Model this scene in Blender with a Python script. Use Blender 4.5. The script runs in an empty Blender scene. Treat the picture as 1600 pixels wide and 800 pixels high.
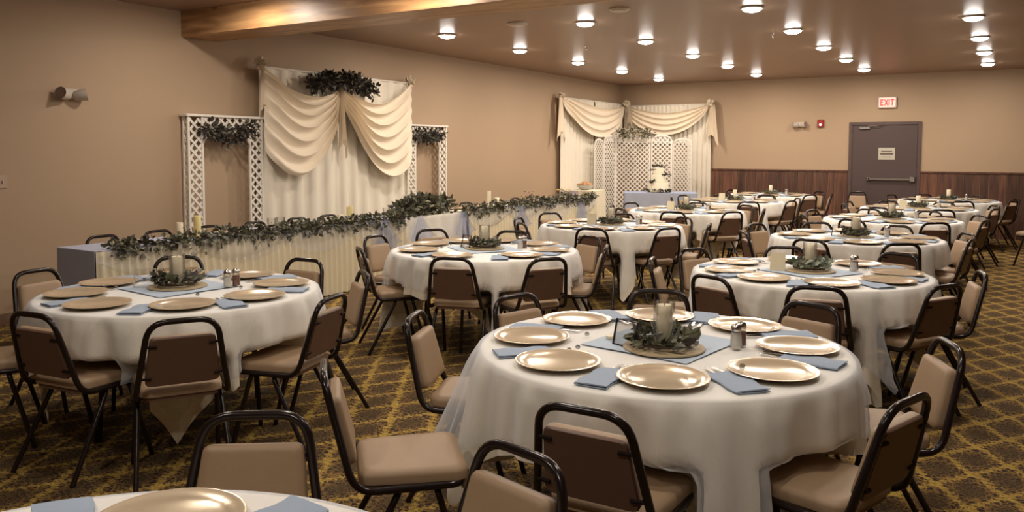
import bpy, math, random
from mathutils import Vector, Matrix
random.seed(7)
C = bpy.context.scene
COL = C.collection
PI = math.pi

# ------------------------------------------------------------------ camera
YAW, PITCH, ROLL, CAMH = 0.5538, 0.0589, 0.0029, 1.5928
fw = Vector((-math.sin(YAW) * math.cos(PITCH), math.cos(YAW) * math.cos(PITCH), -math.sin(PITCH)))
rt = Vector((math.cos(YAW), math.sin(YAW), 0))
up = rt.cross(fw)
r2 = rt * math.cos(ROLL) + up * math.sin(ROLL)
u2 = r2.cross(fw)
cd = bpy.data.cameras.new('camera')
cam = bpy.data.objects.new('camera', cd)
COL.objects.link(cam)
M = Matrix((r2, u2, -fw)).transposed().to_4x4()
M.translation = Vector((0, 0, CAMH))
cam.matrix_world = M
cd.sensor_width = 36
cd.lens = 1269.9 / 1600 * 36
cd.shift_y = -(400 - 310.7) / 1600
cd.clip_start = .02
C.camera = cam
# ------------------------------------------------------------------ world, exposure
w = bpy.data.worlds.new('world')
C.world = w
w.use_nodes = True
w.node_tree.nodes['Background'].inputs[0].default_value = (1.0, .86, .72, 1)
w.node_tree.nodes['Background'].inputs[1].default_value = 0.02
C.view_settings.view_transform = 'Standard'
C.view_settings.look = 'None'
C.view_settings.exposure = 0.27
C.view_settings.gamma = 1
C.view_settings.use_curve_mapping = False
LAMP_W = 20.0
LAMP_COL = (1.0, .87, .73)
# room: camera stands at x=0,y=0
XL, XR, YB, YF, H = -7.79, 4.6, 17.38, -4.2, 3.10

# ------------------------------------------------------------------ mesh helpers
class MB:
    def __init__(s): s.v = []; s.f = []
    def add(s, vs, fs):
        b = len(s.v); s.v += [tuple(v) for v in vs]; s.f += [tuple(i + b for i in f) for f in fs]
    def box(s, x0, x1, y0, y1, z0, z1):
        s.add([(x, y, z) for x in (x0, x1) for y in (y0, y1) for z in (z0, z1)],
              [(0, 1, 3, 2), (4, 6, 7, 5), (0, 4, 5, 1), (2, 3, 7, 6), (0, 2, 6, 4), (1, 5, 7, 3)])
    def obox(s, M, x0, x1, y0, y1, z0, z1):
        s.add([M @ Vector((x, y, z)) for x in (x0, x1) for y in (y0, y1) for z in (z0, z1)],
              [(0, 1, 3, 2), (4, 6, 7, 5), (0, 4, 5, 1), (2, 3, 7, 6), (0, 2, 6, 4), (1, 5, 7, 3)])
    def bbox(s, x0, x1, y0, y1, z0, z1, b=.005):
        # box with chamfered long edges (all 12)
        xs = (x0, x0 + b, x1 - b, x1); ys = (y0, y0 + b, y1 - b, y1); zs = (z0, z0 + b, z1 - b, z1)
        vs = []; idx = {}
        for i in (0, 1, 2, 3):
            for j in (0, 1, 2, 3):
                for k in (0, 1, 2, 3):
                    if sum(t in (0, 3) for t in (i, j, k)) == 1:
                        idx[i, j, k] = len(vs); vs.append((xs[i], ys[j], zs[k]))
        f = []
        def q(*k): f.append(tuple(idx[a] for a in k))
        for o in (0, 3):
            q((o, 1, 1), (o, 2, 1), (o, 2, 2), (o, 1, 2)); q((1, o, 1), (2, o, 1), (2, o, 2), (1, o, 2)); q((1, 1, o), (2, 1, o), (2, 2, o), (1, 2, o))
        n = {0: 1, 3: 2}
        for a in (0, 3):
            for c in (0, 3):
                q((a, n[c], 1), (a, n[c], 2), (n[a], c, 2), (n[a], c, 1))
                q((a, 1, n[c]), (a, 2, n[c]), (n[a], 2, c), (n[a], 1, c))
                q((1, a, n[c]), (2, a, n[c]), (2, n[a], c), (1, n[a], c))
                for e in (0, 3):
                    q((a, n[c], n[e]), (n[a], c, n[e]), (n[a], n[c], e))
        s.add(vs, f)
    def tube(s, pts, r, n=8, closed=False, caps=True):
        pts = [Vector(p) for p in pts]; N = len(pts)
        rr = r if hasattr(r, '__len__') else [r] * N
        t = []
        for i in range(N):
            a = pts[(i - 1) % N] if (closed or i > 0) else pts[i]
            b = pts[(i + 1) % N] if (closed or i < N - 1) else pts[i]
            t.append((b - a).normalized())
        nn = t[0].orthogonal().normalized(); vs = []
        for i in range(N):
            nn = (nn - t[i] * nn.dot(t[i])).normalized(); bb = t[i].cross(nn)
            for k in range(n):
                a = 2 * PI * k / n
                vs.append(pts[i] + (nn * math.cos(a) + bb * math.sin(a)) * rr[i])
        fs = []
        M_ = N if closed else N - 1
        off = 0
        if closed:
            d = [(vs[k] - vs[(N - 1) * n]).length for k in range(n)]; off = d.index(min(d))
        for i in range(M_):
            j = (i + 1) % N
            o = off if (closed and i == N - 1) else 0
            for k in range(n):
                fs.append((i * n + k, i * n + (k + 1) % n, j * n + (k + 1 + o) % n, j * n + (k + o) % n))
        if caps and not closed:
            fs.append(tuple(range(n))[::-1]); fs.append(tuple((N - 1) * n + k for k in range(n)))
        s.add(vs, fs)
    def lathe(s, prof, n=24, c=(0, 0, 0), cap0=True, cap1=True):
        vs = []
        for r, z in prof:
            for k in range(n):
                a = 2 * PI * k / n; vs.append((c[0] + r * math.cos(a), c[1] + r * math.sin(a), c[2] + z))
        fs = []
        for i in range(len(prof) - 1):
            for k in range(n): fs.append((i * n + k, i * n + (k + 1) % n, (i + 1) * n + (k + 1) % n, (i + 1) * n + k))
        if cap0: fs.append(tuple(range(n))[::-1])
        if cap1: fs.append(tuple((len(prof) - 1) * n + k for k in range(n)))
        s.add(vs, fs)
    def grid(s, P, nu, nv, closed=False):
        b = len(s.v)
        for j in range(nv):
            for i in range(nu): s.v.append(tuple(P(i, j)))
        m = nu if closed else nu - 1
        for j in range(nv - 1):
            for i in range(m):
                i2 = (i + 1) % nu
                s.f.append((b + j * nu + i, b + j * nu + i2, b + (j + 1) * nu + i2, b + (j + 1) * nu + i))
    def mesh(s, name, mat, smooth=True, angle=40):
        me = bpy.data.meshes.new(name); me.from_pydata(s.v, [], s.f); me.materials.append(mat)
        if smooth:
            me.polygons.foreach_set('use_smooth', [True] * len(me.polygons))
            try: me.set_sharp_from_angle(angle=math.radians(angle))
            except Exception: pass
        me.update(); return me
    def build(s, name, mat, parent=None, smooth=True, angle=40):
        return link(name, s.mesh(name, mat, smooth, angle), parent)

def link(name, me, parent=None):
    o = bpy.data.objects.new(name, me); COL.objects.link(o)
    if parent: o.parent = parent
    return o
def tag(o, label, cat, group=None, kind=None):
    o['label'] = label; o['category'] = cat
    if group: o['group'] = group
    if kind: o['kind'] = kind
    return o
def thing(name, label, cat, loc=(0, 0, 0), rz=0, group=None):
    o = bpy.data.objects.new(name, None); COL.objects.link(o); o.empty_display_size = .1
    o.location = loc; o.rotation_euler = (0, 0, rz)
    return tag(o, label, cat, group)
def stuff(o): o['kind'] = 'stuff'; return o
def struct(o): o['kind'] = 'structure'; return o
def place(o, loc, rz=0): o.location = loc; o.rotation_euler = (0, 0, rz); return o
def dup(src, loc, rz=0, label=None, group=None):
    c = src.copy(); COL.objects.link(c); c.location = loc; c.rotation_euler = (0, 0, rz)
    if label: c['label'] = label
    if group: c['group'] = group
    for ch in src.children:
        d = ch.copy(); COL.objects.link(d); d.parent = c
        for g in ch.children:
            e = g.copy(); COL.objects.link(e); e.parent = d
    return c
def fillet(pts, rads, closed=False, k=5):
    out = []; N = len(pts); pts = [Vector(p) for p in pts]
    for i, p in enumerate(pts):
        if (not closed and i in (0, N - 1)) or rads[i] == 0: out.append(p); continue
        a = (pts[i - 1] - p); b = (pts[(i + 1) % N] - p)
        A = p + a.normalized() * min(rads[i], a.length * .48); B = p + b.normalized() * min(rads[i], b.length * .48)
        for j in range(k + 1):
            t = j / k; out.append(A * (1 - t) ** 2 + p * 2 * t * (1 - t) + B * t * t)
    return out
def pad(outline, t0, t1, up=(0, 0, 1), rings=((1, .0), (1.0, .55), (.965, .9), (.8, 1.0), (.4, 1.03))):
    # cushion: outline = list of Vectors in a plane; thickness along up
    up = Vector(up); c = sum((Vector(p) for p in outline), Vector()) / len(outline); n = len(outline)
    m = MB(); vs = []
    for sc, h in rings:
        for p in outline:
            q = c + (Vector(p) - c) * sc; vs.append(q + up * (t0 + (t1 - t0) * h))
    fs = []
    for j in range(len(rings) - 1):
        for k in range(n): fs.append((j * n + k, j * n + (k + 1) % n, (j + 1) * n + (k + 1) % n, (j + 1) * n + k))
    vs.append(c + up * (t0 + (t1 - t0) * 1.04)); l = (len(rings) - 1) * n
    for k in range(n): fs.append((l + k, l + (k + 1) % n, len(vs) - 1))
    fs.append(tuple(range(n))[::-1])
    m.add(vs, fs); return m

# ------------------------------------------------------------------ materials
MATS = {}
def nodes(name):
    m = bpy.data.materials.new(name); m.use_nodes = True; nt = m.node_tree
    MATS[name] = m; return m, nt, nt.nodes['Principled BSDF']
def mat(name, col, rough=.6, metal=0, spec=.5, noise=0, nscale=20, bump=0, bscale=60, coat=0, emit=None, es=0, trans=0, sheen=0, ior=1.45, coords='Object'):
    m, nt, b = nodes(name)
    b.inputs['Base Color'].default_value = (*col, 1); b.inputs['Roughness'].default_value = rough
    b.inputs['Metallic'].default_value = metal; b.inputs['Specular IOR Level'].default_value = spec
    b.inputs['Coat Weight'].default_value = coat; b.inputs['Coat Roughness'].default_value = .1
    b.inputs['Transmission Weight'].default_value = trans; b.inputs['IOR'].default_value = ior
    b.inputs['Sheen Weight'].default_value = sheen
    if emit: b.inputs['Emission Color'].default_value = (*emit, 1); b.inputs['Emission Strength'].default_value = es
    if noise or bump:
        tc = nt.nodes.new('ShaderNodeTexCoord')
    if noise:
        n = nt.nodes.new('ShaderNodeTexNoise'); n.inputs['Scale'].default_value = nscale; n.inputs['Detail'].default_value = 4
        nt.links.new(tc.outputs[coords], n.inputs['Vector'])
        mx = nt.nodes.new('ShaderNodeMix'); mx.data_type = 'RGBA'
        mx.inputs[6].default_value = (*[c * (1 - noise) for c in col], 1); mx.inputs[7].default_value = (*[min(1, c * (1 + noise)) for c in col], 1)
        nt.links.new(n.outputs['Fac'], mx.inputs[0]); nt.links.new(mx.outputs[2], b.inputs['Base Color'])
    if bump:
        n2 = nt.nodes.new('ShaderNodeTexNoise'); n2.inputs['Scale'].default_value = bscale; n2.inputs['Detail'].default_value = 3
        nt.links.new(tc.outputs[coords], n2.inputs['Vector'])
        bp = nt.nodes.new('ShaderNodeBump'); bp.inputs['Strength'].default_value = bump; bp.inputs['Distance'].default_value = .01
        nt.links.new(n2.outputs['Fac'], bp.inputs['Height']); nt.links.new(bp.outputs[0], b.inputs['Normal'])
    return m
def math_node(nt, op, a, b=None, c=None):
    n = nt.nodes.new('ShaderNodeMath'); n.operation = op
    for i, x in enumerate((a, b, c)):
        if x is None: continue
        if isinstance(x, (int, float)): n.inputs[i].default_value = x
        else: nt.links.new(x, n.inputs[i])
    return n.outputs[0]
def ramp(nt, fac, stops):
    r = nt.nodes.new('ShaderNodeValToRGB'); e = r.color_ramp.elements
    while len(e) > 1: e.remove(e[-1])
    e[0].position, e[0].color = stops[0][0], (*stops[0][1], 1)
    for p, c in stops[1:]:
        x = e.new(p); x.color = (*c, 1)
    nt.links.new(fac, r.inputs[0]); return r.outputs[0]
def mixc(nt, f, a, b):
    mx = nt.nodes.new('ShaderNodeMix'); mx.data_type = 'RGBA'
    for i, x in ((0, f), (6, a), (7, b)):
        if isinstance(x, (int, float)): mx.inputs[i].default_value = x
        elif isinstance(x, tuple): mx.inputs[i].default_value = (*x, 1)
        else: nt.links.new(x, mx.inputs[i])
    return mx.outputs[2]

def make_carpet():
    m, nt, b = nodes('patterned_carpet')
    tc = nt.nodes.new('ShaderNodeTexCoord'); sp = nt.nodes.new('ShaderNodeSeparateXYZ'); nt.links.new(tc.outputs['Object'], sp.inputs[0])
    F = lambda op, a, b_=None, c=None: math_node(nt, op, a, b_, c)
    u = F('DIVIDE', F('ADD', sp.outputs[0], .127), .298); v = F('DIVIDE', F('SUBTRACT', sp.outputs[1], 5.443), .446)
    nz = nt.nodes.new('ShaderNodeTexNoise'); nz.inputs['Scale'].default_value = 60; nz.inputs['Detail'].default_value = 2
    nt.links.new(tc.outputs['Object'], nz.inputs['Vector'])
    wob = F('MULTIPLY', F('SUBTRACT', nz.outputs['Fac'], .5), .34)
    ogee = F('MULTIPLY', F('SINE', F('MULTIPLY', v, 4 * PI)), .035)
    scal = F('MULTIPLY', F('SINE', F('MULTIPLY', F('ADD', u, v), 16 * PI)), .018)
    p = F('ADD', F('ADD', F('ADD', u, v), wob), ogee); q = F('ADD', F('ADD', F('SUBTRACT', u, v), wob), scal)
    dp = F('ABSOLUTE', F('SUBTRACT', F('FRACT', F('ADD', p, .5)), .5)); dq = F('ABSOLUTE', F('SUBTRACT', F('FRACT', F('ADD', q, .5)), .5))
    d = F('MINIMUM', dp, dq); dmx = F('MAXIMUM', dp, dq)
    # lattice line, thicker near nodes
    wdt = F('ADD', F('ADD', .068, F('MULTIPLY', F('SINE', F('MULTIPLY', v, 20 * PI)), .03)), F('MULTIPLY', F('MAXIMUM', F('SUBTRACT', .18, dmx), 0), .5))
    line = F('SUBTRACT', 1, F('SMOOTH_MIN', F('DIVIDE', d, wdt), 1, .3))
    line = F('MULTIPLY', F('MAXIMUM', line, 0), 1.9)
    core = F('LESS_THAN', d, .012)
    # cell-centred medallion scrolls
    cu = F('SUBTRACT', F('FRACT', F('ADD', p, 0)), .5); cv = F('SUBTRACT', F('FRACT', F('ADD', q, 0)), .5)
    rr = F('SQRT', F('ADD', F('MULTIPLY', cu, cu), F('MULTIPLY', cv, cv))); an = F('ARCTAN2', cu, cv)
    pet = F('ADD', F('MULTIPLY', rr, 62), F('MULTIPLY', F('SINE', F('MULTIPLY', an, 8)), 2.4))
    scr = F('MULTIPLY', F('GREATER_THAN', F('SINE', pet), .45), F('LESS_THAN', rr, .40))
    vo = nt.nodes.new('ShaderNodeTexVoronoi'); vo.inputs['Scale'].default_value = 62; nt.links.new(tc.outputs['Object'], vo.inputs['Vector'])
    dots = F('LESS_THAN', vo.outputs['Distance'], .30)
    vo2 = nt.nodes.new('ShaderNodeTexVoronoi'); vo2.inputs['Scale'].default_value = 30; vo2.feature = 'DISTANCE_TO_EDGE'; nt.links.new(tc.outputs['Object'], vo2.inputs['Vector'])
    vein = F('LESS_THAN', vo2.outputs['Distance'], .09)
    med = F('MINIMUM', F('MAXIMUM', F('MULTIPLY', F('SUBTRACT', rr, .24), 7), .12), 1)
    base = mixc(nt, F('MULTIPLY', F('MULTIPLY', vein, .8), med), (.036, .022, .019), (.26, .15, .045))
    base = mixc(nt, F('MULTIPLY', scr, .3), base, (.42, .28, .07))
    base = mixc(nt, F('MULTIPLY', F('MULTIPLY', dots, .5), med), base, (.16, .095, .055))
    gold = mixc(nt, nz.outputs['Fac'], (.30, .19, .045), (.62, .43, .10))
    colr = mixc(nt, F('MINIMUM', F('MULTIPLY', line, .9), 1), base, gold)
    colr = mixc(nt, F('MULTIPLY', core, .75), colr, (.12, .06, .02))
    vo3 = nt.nodes.new('ShaderNodeTexVoronoi'); vo3.inputs['Scale'].default_value = 14; nt.links.new(tc.outputs['Object'], vo3.inputs['Vector'])
    red = F('LESS_THAN', vo3.outputs['Distance'], .10)
    colr = mixc(nt, F('MULTIPLY', red, .5), colr, (.35, .10, .04))
    nt.links.new(colr, b.inputs['Base Color']); b.inputs['Roughness'].default_value = .95; b.inputs['Specular IOR Level'].default_value = .15
    n2 = nt.nodes.new('ShaderNodeTexNoise'); n2.inputs['Scale'].default_value = 400; nt.links.new(tc.outputs['Object'], n2.inputs['Vector'])
    bp = nt.nodes.new('ShaderNodeBump'); bp.inputs['Strength'].default_value = .5; bp.inputs['Distance'].default_value = .004
    nt.links.new(n2.outputs['Fac'], bp.inputs['Height']); nt.links.new(bp.outputs[0], b.inputs['Normal'])
    return m
def make_wood(name, dark, light, axis='Z', scale=3.0, rough=.5, vary=.25, knots=False, stretch=9):
    m, nt, b = nodes(name)
    tc = nt.nodes.new('ShaderNodeTexCoord'); mp = nt.nodes.new('ShaderNodeMapping')
    oi = nt.nodes.new('ShaderNodeObjectInfo')
    sc = [stretch, stretch, stretch]; sc['XYZ'.index(axis)] = .7
    mp.inputs['Scale'].default_value = sc
    nt.links.new(tc.outputs['Object'], mp.inputs['Vector'])
    cb = nt.nodes.new('ShaderNodeCombineXYZ')
    rv = math_node(nt, 'MULTIPLY', oi.outputs['Random'], 40.0)
    for i in range(3): nt.links.new(rv, cb.inputs[i])
    nt.links.new(cb.outputs[0], mp.inputs['Location'])
    n = nt.nodes.new('ShaderNodeTexNoise'); n.inputs['Scale'].default_value = scale; n.inputs['Detail'].default_value = 6; n.inputs['Distortion'].default_value = .6
    nt.links.new(mp.outputs[0], n.inputs['Vector'])
    c = ramp(nt, n.outputs['Fac'], [(.3, dark), (.52, tuple((a + b_) / 2 for a, b_ in zip(dark, light))), (.72, light)])
    tone = math_node(nt, 'ADD', math_node(nt, 'MULTIPLY', oi.outputs['Random'], 2 * vary), 1 - vary)
    hsv = nt.nodes.new('ShaderNodeHueSaturation'); nt.links.new(c, hsv.inputs['Color']); nt.links.new(tone, hsv.inputs['Value'])
    out = hsv.outputs[0]
    if knots:
        v = nt.nodes.new('ShaderNodeTexVoronoi'); v.inputs['Scale'].default_value = 1.0
        mp2 = nt.nodes.new('ShaderNodeMapping'); mp2.inputs['Scale'].default_value = (1.8, 3, 3); nt.links.new(tc.outputs['Object'], mp2.inputs['Vector']); nt.links.new(mp2.outputs[0], v.inputs['Vector'])
        k = math_node(nt, 'LESS_THAN', v.outputs['Distance'], .10)
        out = mixc(nt, math_node(nt, 'MULTIPLY', k, .7), out, (.06, .025, .01))
    nt.links.new(out, b.inputs['Base Color']); b.inputs['Roughness'].default_value = rough
    bp = nt.nodes.new('ShaderNodeBump'); bp.inputs['Strength'].default_value = .25; bp.inputs['Distance'].default_value = .004
    nt.links.new(n.outputs['Fac'], bp.inputs['Height']); nt.links.new(bp.outputs[0], b.inputs['Normal'])
    return m
def make_sheer(name, col, alpha):
    m, nt, b = nodes(name); nt.nodes.remove(b)
    out = nt.nodes['Material Output']
    d = nt.nodes.new('ShaderNodeBsdfDiffuse'); d.inputs[0].default_value = (*col, 1)
    t = nt.nodes.new('ShaderNodeBsdfTranslucent'); t.inputs[0].default_value = (*col, 1)
    tr = nt.nodes.new('ShaderNodeBsdfTransparent')
    a1 = nt.nodes.new('ShaderNodeMixShader'); a1.inputs[0].default_value = .3
    nt.links.new(d.outputs[0], a1.inputs[1]); nt.links.new(t.outputs[0], a1.inputs[2])
    lw = nt.nodes.new('ShaderNodeLayerWeight'); lw.inputs[0].default_value = .35
    fac = math_node(nt, 'MINIMUM', math_node(nt, 'ADD', alpha, math_node(nt, 'MULTIPLY', lw.outputs['Facing'], .45)), .95)
    a2 = nt.nodes.new('ShaderNodeMixShader'); nt.links.new(fac, a2.inputs[0])
    nt.links.new(tr.outputs[0], a2.inputs[1]); nt.links.new(a1.outputs[0], a2.inputs[2]); nt.links.new(a2.outputs[0], out.inputs[0])
    return m
def make_glass(name, tint=(1, 1, 1), fac=.12):
    m, nt, b = nodes(name); nt.nodes.remove(b); out = nt.nodes['Material Output']
    g = nt.nodes.new('ShaderNodeBsdfGlossy'); g.inputs['Roughness'].default_value = .03
    tr = nt.nodes.new('ShaderNodeBsdfTransparent'); tr.inputs[0].default_value = (*tint, 1)
    lw = nt.nodes.new('ShaderNodeLayerWeight'); lw.inputs[0].default_value = .4
    f = math_node(nt, 'ADD', fac, math_node(nt, 'MULTIPLY', lw.outputs['Fresnel'], .5))
    mx = nt.nodes.new('ShaderNodeMixShader'); nt.links.new(f, mx.inputs[0]); nt.links.new(tr.outputs[0], mx.inputs[1]); nt.links.new(g.outputs[0], mx.inputs[2])
    nt.links.new(mx.outputs[0], out.inputs[0]); return m

carpet = make_carpet()
wall_m = mat('wall_paint', (.44, .315, .21), .6, spec=.25, noise=.03, nscale=.8, bump=.06, bscale=180)
ceil_m = mat('ceiling_paint', (.32, .213, .148), .38, spec=.32, noise=.05, nscale=1.2, bump=.02, bscale=30)
base_m = mat('baseboard_paint', (.20, .12, .08), .5)
beam_m = make_wood('beam_wood', (.24, .115, .045), (.58, .33, .15), 'X', 2.2, .42, 0, True, 6)
plank_m = make_wood('plank_wood', (.055, .020, .012), (.18, .072, .038), 'Z', 2.4, .5, .4)
tube_m = mat('chair_tube_paint', (.014, .008, .007), .22, spec=.45)
clip_m = mat('clip_black', (.016, .010, .009), .7, spec=.2)
vinyl_m = mat('tan_vinyl', (.335, .228, .140), .5, spec=.45, noise=.05, nscale=8, bump=.08, bscale=300)
shell_m = mat('brown_backing', (.145, .082, .056), .45, spec=.4, noise=.08, nscale=15)
cloth_m = mat('cream_cloth', (.84, .77, .645), .85, spec=.2, noise=.04, nscale=6, bump=.6, bscale=1.0, sheen=.2)
_nt = cloth_m.node_tree; _mp = _nt.nodes.new('ShaderNodeMapping'); _mp.inputs['Scale'].default_value = (15, 15, 1.6)
_tn = [n for n in _nt.nodes if n.type == 'TEX_NOISE' and abs(n.inputs['Scale'].default_value - 1.0) < .01][0]
_nt.links.new(_nt.nodes['Texture Coordinate'].outputs['Object'], _mp.inputs['Vector']); _nt.links.new(_mp.outputs[0], _tn.inputs['Vector'])
ivory_m = mat('ivory_skirt', (.78, .70, .52), .8, spec=.25, bump=.06, bscale=300, sheen=.2)
drape_m = mat('ivory_drape', (.80, .69, .54), .75, spec=.3, bump=.05, bscale=250, sheen=.2)
drape2_m = mat('white_backdrop', (.80, .73, .61), .8, spec=.25, bump=.05, bscale=250, sheen=.2)
blue_m = mat('blue_cloth', (.32, .39, .50), .85, spec=.2, noise=.05, nscale=12, bump=.12, bscale=500, sheen=.2)
pale_m = mat('pale_blue_cloth', (.48, .56, .66), .85, spec=.2, noise=.04, nscale=12, bump=.1, bscale=400)
blue2_m = mat('slate_blue_tablecloth', (.46, .48, .60), .85, spec=.2, noise=.05, nscale=12, bump=.1, bscale=400)
tulle_m = make_sheer('white_tulle', (.88, .92, .99), .24)
cake_tulle_m = make_sheer('cake_table_blue_sheer', (.40, .47, .66), .55)
gather_m = make_sheer('blue_gathered_tulle', (.38, .44, .66), .38)
tulleb_m = make_sheer('blue_tulle', (.50, .53, .62), .10)
gold_m = mat('gold_charger_finish', (.66, .53, .37), .17, metal=.35, spec=.6, noise=.05, nscale=20, bump=.02, bscale=60)
steel_m = mat('stainless_steel', (.62, .60, .58), .22, metal=1)
disc_m = mat('beige_mat', (.42, .33, .20), .6, noise=.1, nscale=25)
candle_m = mat('cream_wax', (.78, .70, .52), .5, spec=.3)
yellow_m = mat('yellow_wax', (.78, .66, .30), .5, spec=.3)
glass_m = make_glass('clear_glass', fac=.02)
salt_m = mat('salt_grains', (.75, .72, .66), .8)
pepper_m = mat('brown_pepper', (.23, .12, .08), .8)
leaf_ms = [mat('leaf_olive', (.105, .105, .055), .55, noise=.3, nscale=30), mat('leaf_grey_green', (.16, .155, .12), .6, noise=.25, nscale=30), mat('leaf_dark', (.045, .038, .030), .6, noise=.3, nscale=30)]
leafpale_m = mat('leaf_sage', (.25, .30, .22), .6, noise=.2, nscale=30)
stem_m = mat('brown_stem', (.07, .045, .03), .8)
frame_m = mat('black_metal', (.05, .055, .075), .35, metal=.6)
card_m = mat('cream_card', (.60, .52, .36), .7)
white_m = mat('white_paint', (.80, .75, .67), .5, noise=.03, nscale=9)
plastic_m = mat('white_plastic', (.55, .48, .41), .4)
lens_m = mat('lamp_lens_frosted', (.30, .21, .17), .4)
red_m = mat('red_plastic', (.30, .02, .015), .4)
strobe_m = mat('strobe_lens', (.9, .8, .75), .2, emit=(1, .85, .8), es=.8)
door_m = mat('brown_grey_door_paint', (.080, .052, .048), .45, noise=.04, nscale=3)
jamb_m = mat('door_frame_paint', (.095, .060, .055), .4)
sign_m = mat('sign_white', (.50, .46, .38), .4)
print_m = mat('sign_print', (.10, .08, .06), .6)
exit_m = mat('exit_face', (.75, .55, .48), .4, emit=(1, .42, .36), es=.75)
exitr_m = mat('exit_letters', (.8, .04, .03), .4, emit=(1, .07, .06), es=1.0)
bulb_m = mat('lamp_glow', (1, 1, 1), .4, emit=(1, .95, .88), es=55)
rose_m = mat('cream_petals', (.72, .64, .50), .7)
pink_m = mat('pink_petals', (.50, .30, .24), .7)
purple_m = mat('purple_petals', (.14, .11, .24), .7)
bread_m = mat('baked_rolls', (.50, .27, .13), .7, noise=.2, nscale=20)
bowl_m = mat('pale_bowl', (.50, .50, .50), .25)
icing_m = mat('cream_icing', (.78, .72, .56), .6, bump=.2, bscale=40)
gem_m = make_glass('table_gem_glass', (.85, .88, .9), .3)
slate_m = mat('grey_box_card', (.28, .24, .25), .7)

# ------------------------------------------------------------------ room shell
def shell(name, b, m, coords=None):
    mb = MB(); mb.box(*b); o = mb.build(name, m, smooth=False); struct(o); return o
shell('floor', (XL - .15, XR + .15, YF - .15, YB + .15, -.1, 0), carpet)
shell('ceiling', (XL - .15, XR + .15, YF - .15, YB + .15, H, H + .1), ceil_m)
wl = shell('wall_left', (XL - .12, XL, YF, YB, 0, H), wall_m)
wb = shell('wall_back', (XL - .12, XR + .12, YB, YB + .12, 0, H), wall_m)
shell('wall_right', (XR, XR + .12, YF, YB, 0, H), wall_m)
shell('wall_front', (XL - .12, XR + .12, YF - .12, YF, 0, H), wall_m)
shell('baseboard_left', (XL, XL + .015, YF, YB, 0, .10), base_m)
mb = MB(); mb.box(XL, XR, 5.72, 6.22, 2.83, H - .001); struct(mb.build('trim_1', beam_m, smooth=False))   # ceiling beam

DX0, DX1 = -2.835, -1.54
# wainscot planks: one part each
px = -5.62; k = 0
pw = [.155, .11, .185, .13, .17, .10, .145]
while px < XR - .02:
    wd = pw[k % 7] + random.uniform(-.01, .01); x1 = min(px + wd, XR)
    if x1 > DX0 and px < DX0: x1 = DX0
    if px >= DX0 - 1e-6 and px < DX1: px = DX1; continue
    mb = MB(); t = random.uniform(.012, .02)
    mb.add([(0, 0, 0), (x1 - px - .006, 0, 0), (x1 - px - .006, 0, 1.19), (0, 0, 1.19),
            (.004, -t, 0), (x1 - px - .010, -t, 0), (x1 - px - .010, -t, 1.19), (.004, -t, 1.19)],
           [(4, 5, 6, 7), (0, 4, 7, 3), (5, 1, 2, 6), (7, 6, 2, 3)])
    o = mb.build('plank', plank_m, wb, smooth=False); o.location = (px, YB - .0005, 0)
    px = x1; k += 1
for n_, (a, b_) in enumerate(((-5.62, DX0), (DX1, XR))):
    mb = MB(); mb.bbox(a, b_, YB - .035, YB - .0005, 1.19, 1.225, .004); struct(mb.build('trim_%d' % (n_ + 2), plank_m, smooth=False))

# ------------------------------------------------------------------ door
d = bpy.data.objects.new('door_1', None); COL.objects.link(d); d.location = ((DX0 + DX1) / 2, YB, 0); d['kind'] = 'structure'
hw = (DX1 - DX0) / 2
mb = MB()
mb.bbox(-hw, -hw + .06, -.035, 0, 0, 2.18, .004); mb.bbox(hw - .06, hw, -.035, 0, 0, 2.18, .004); mb.bbox(-hw + .06, hw - .06, -.035, 0, 2.12, 2.18, .004)
mb.build('door_frame', jamb_m, d, smooth=False)
mb = MB(); mb.bbox(-hw + .065, hw - .065, -.012, -.001, .01, 2.115, .002); leaf = mb.build('door_leaf', door_m, d, smooth=False)
mb = MB(); mb.bbox(-.28, .53, -.075, -.045, 1.045, 1.085, .006); mb.bbox(-.30, -.24, -.075, -.012, 1.03, 1.10, .006); mb.bbox(.47, .56, -.085, -.012, 1.02, 1.12, .006)
o = mb.build('push_bar', steel_m, d, smooth=False); o['label'] = 'brushed metal panic bar across the door'
mb = MB(); mb.bbox(-.45, -.26, -.06, -.012, 2.04, 2.085, .005); mb.tube([(-.30, -.04, 2.10), (-.12, -.10, 2.112), (-.02, -.03, 2.115)], .008, 6)
mb.build('door_closer', steel_m, d)
sg = tag((lambda m_: (m_.bbox(0, .30, -.008, 0, 0, .235, .002), m_.build('door_sign', sign_m, smooth=False))[1])(MB()), 'small pale notice with two lines of print on the dark exit door', 'sign')
sg.location = (-2.29, YB - .0125, 1.44)
mb = MB(); mb.box(.05, .25, -.0095, -.0078, .155, .175); mb.box(.035, .265, -.0095, -.0078, .10, .13); mb.box(.07, .23, -.0095, -.0078, .05, .062); mb.build('print', print_m, sg, smooth=False)
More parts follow.
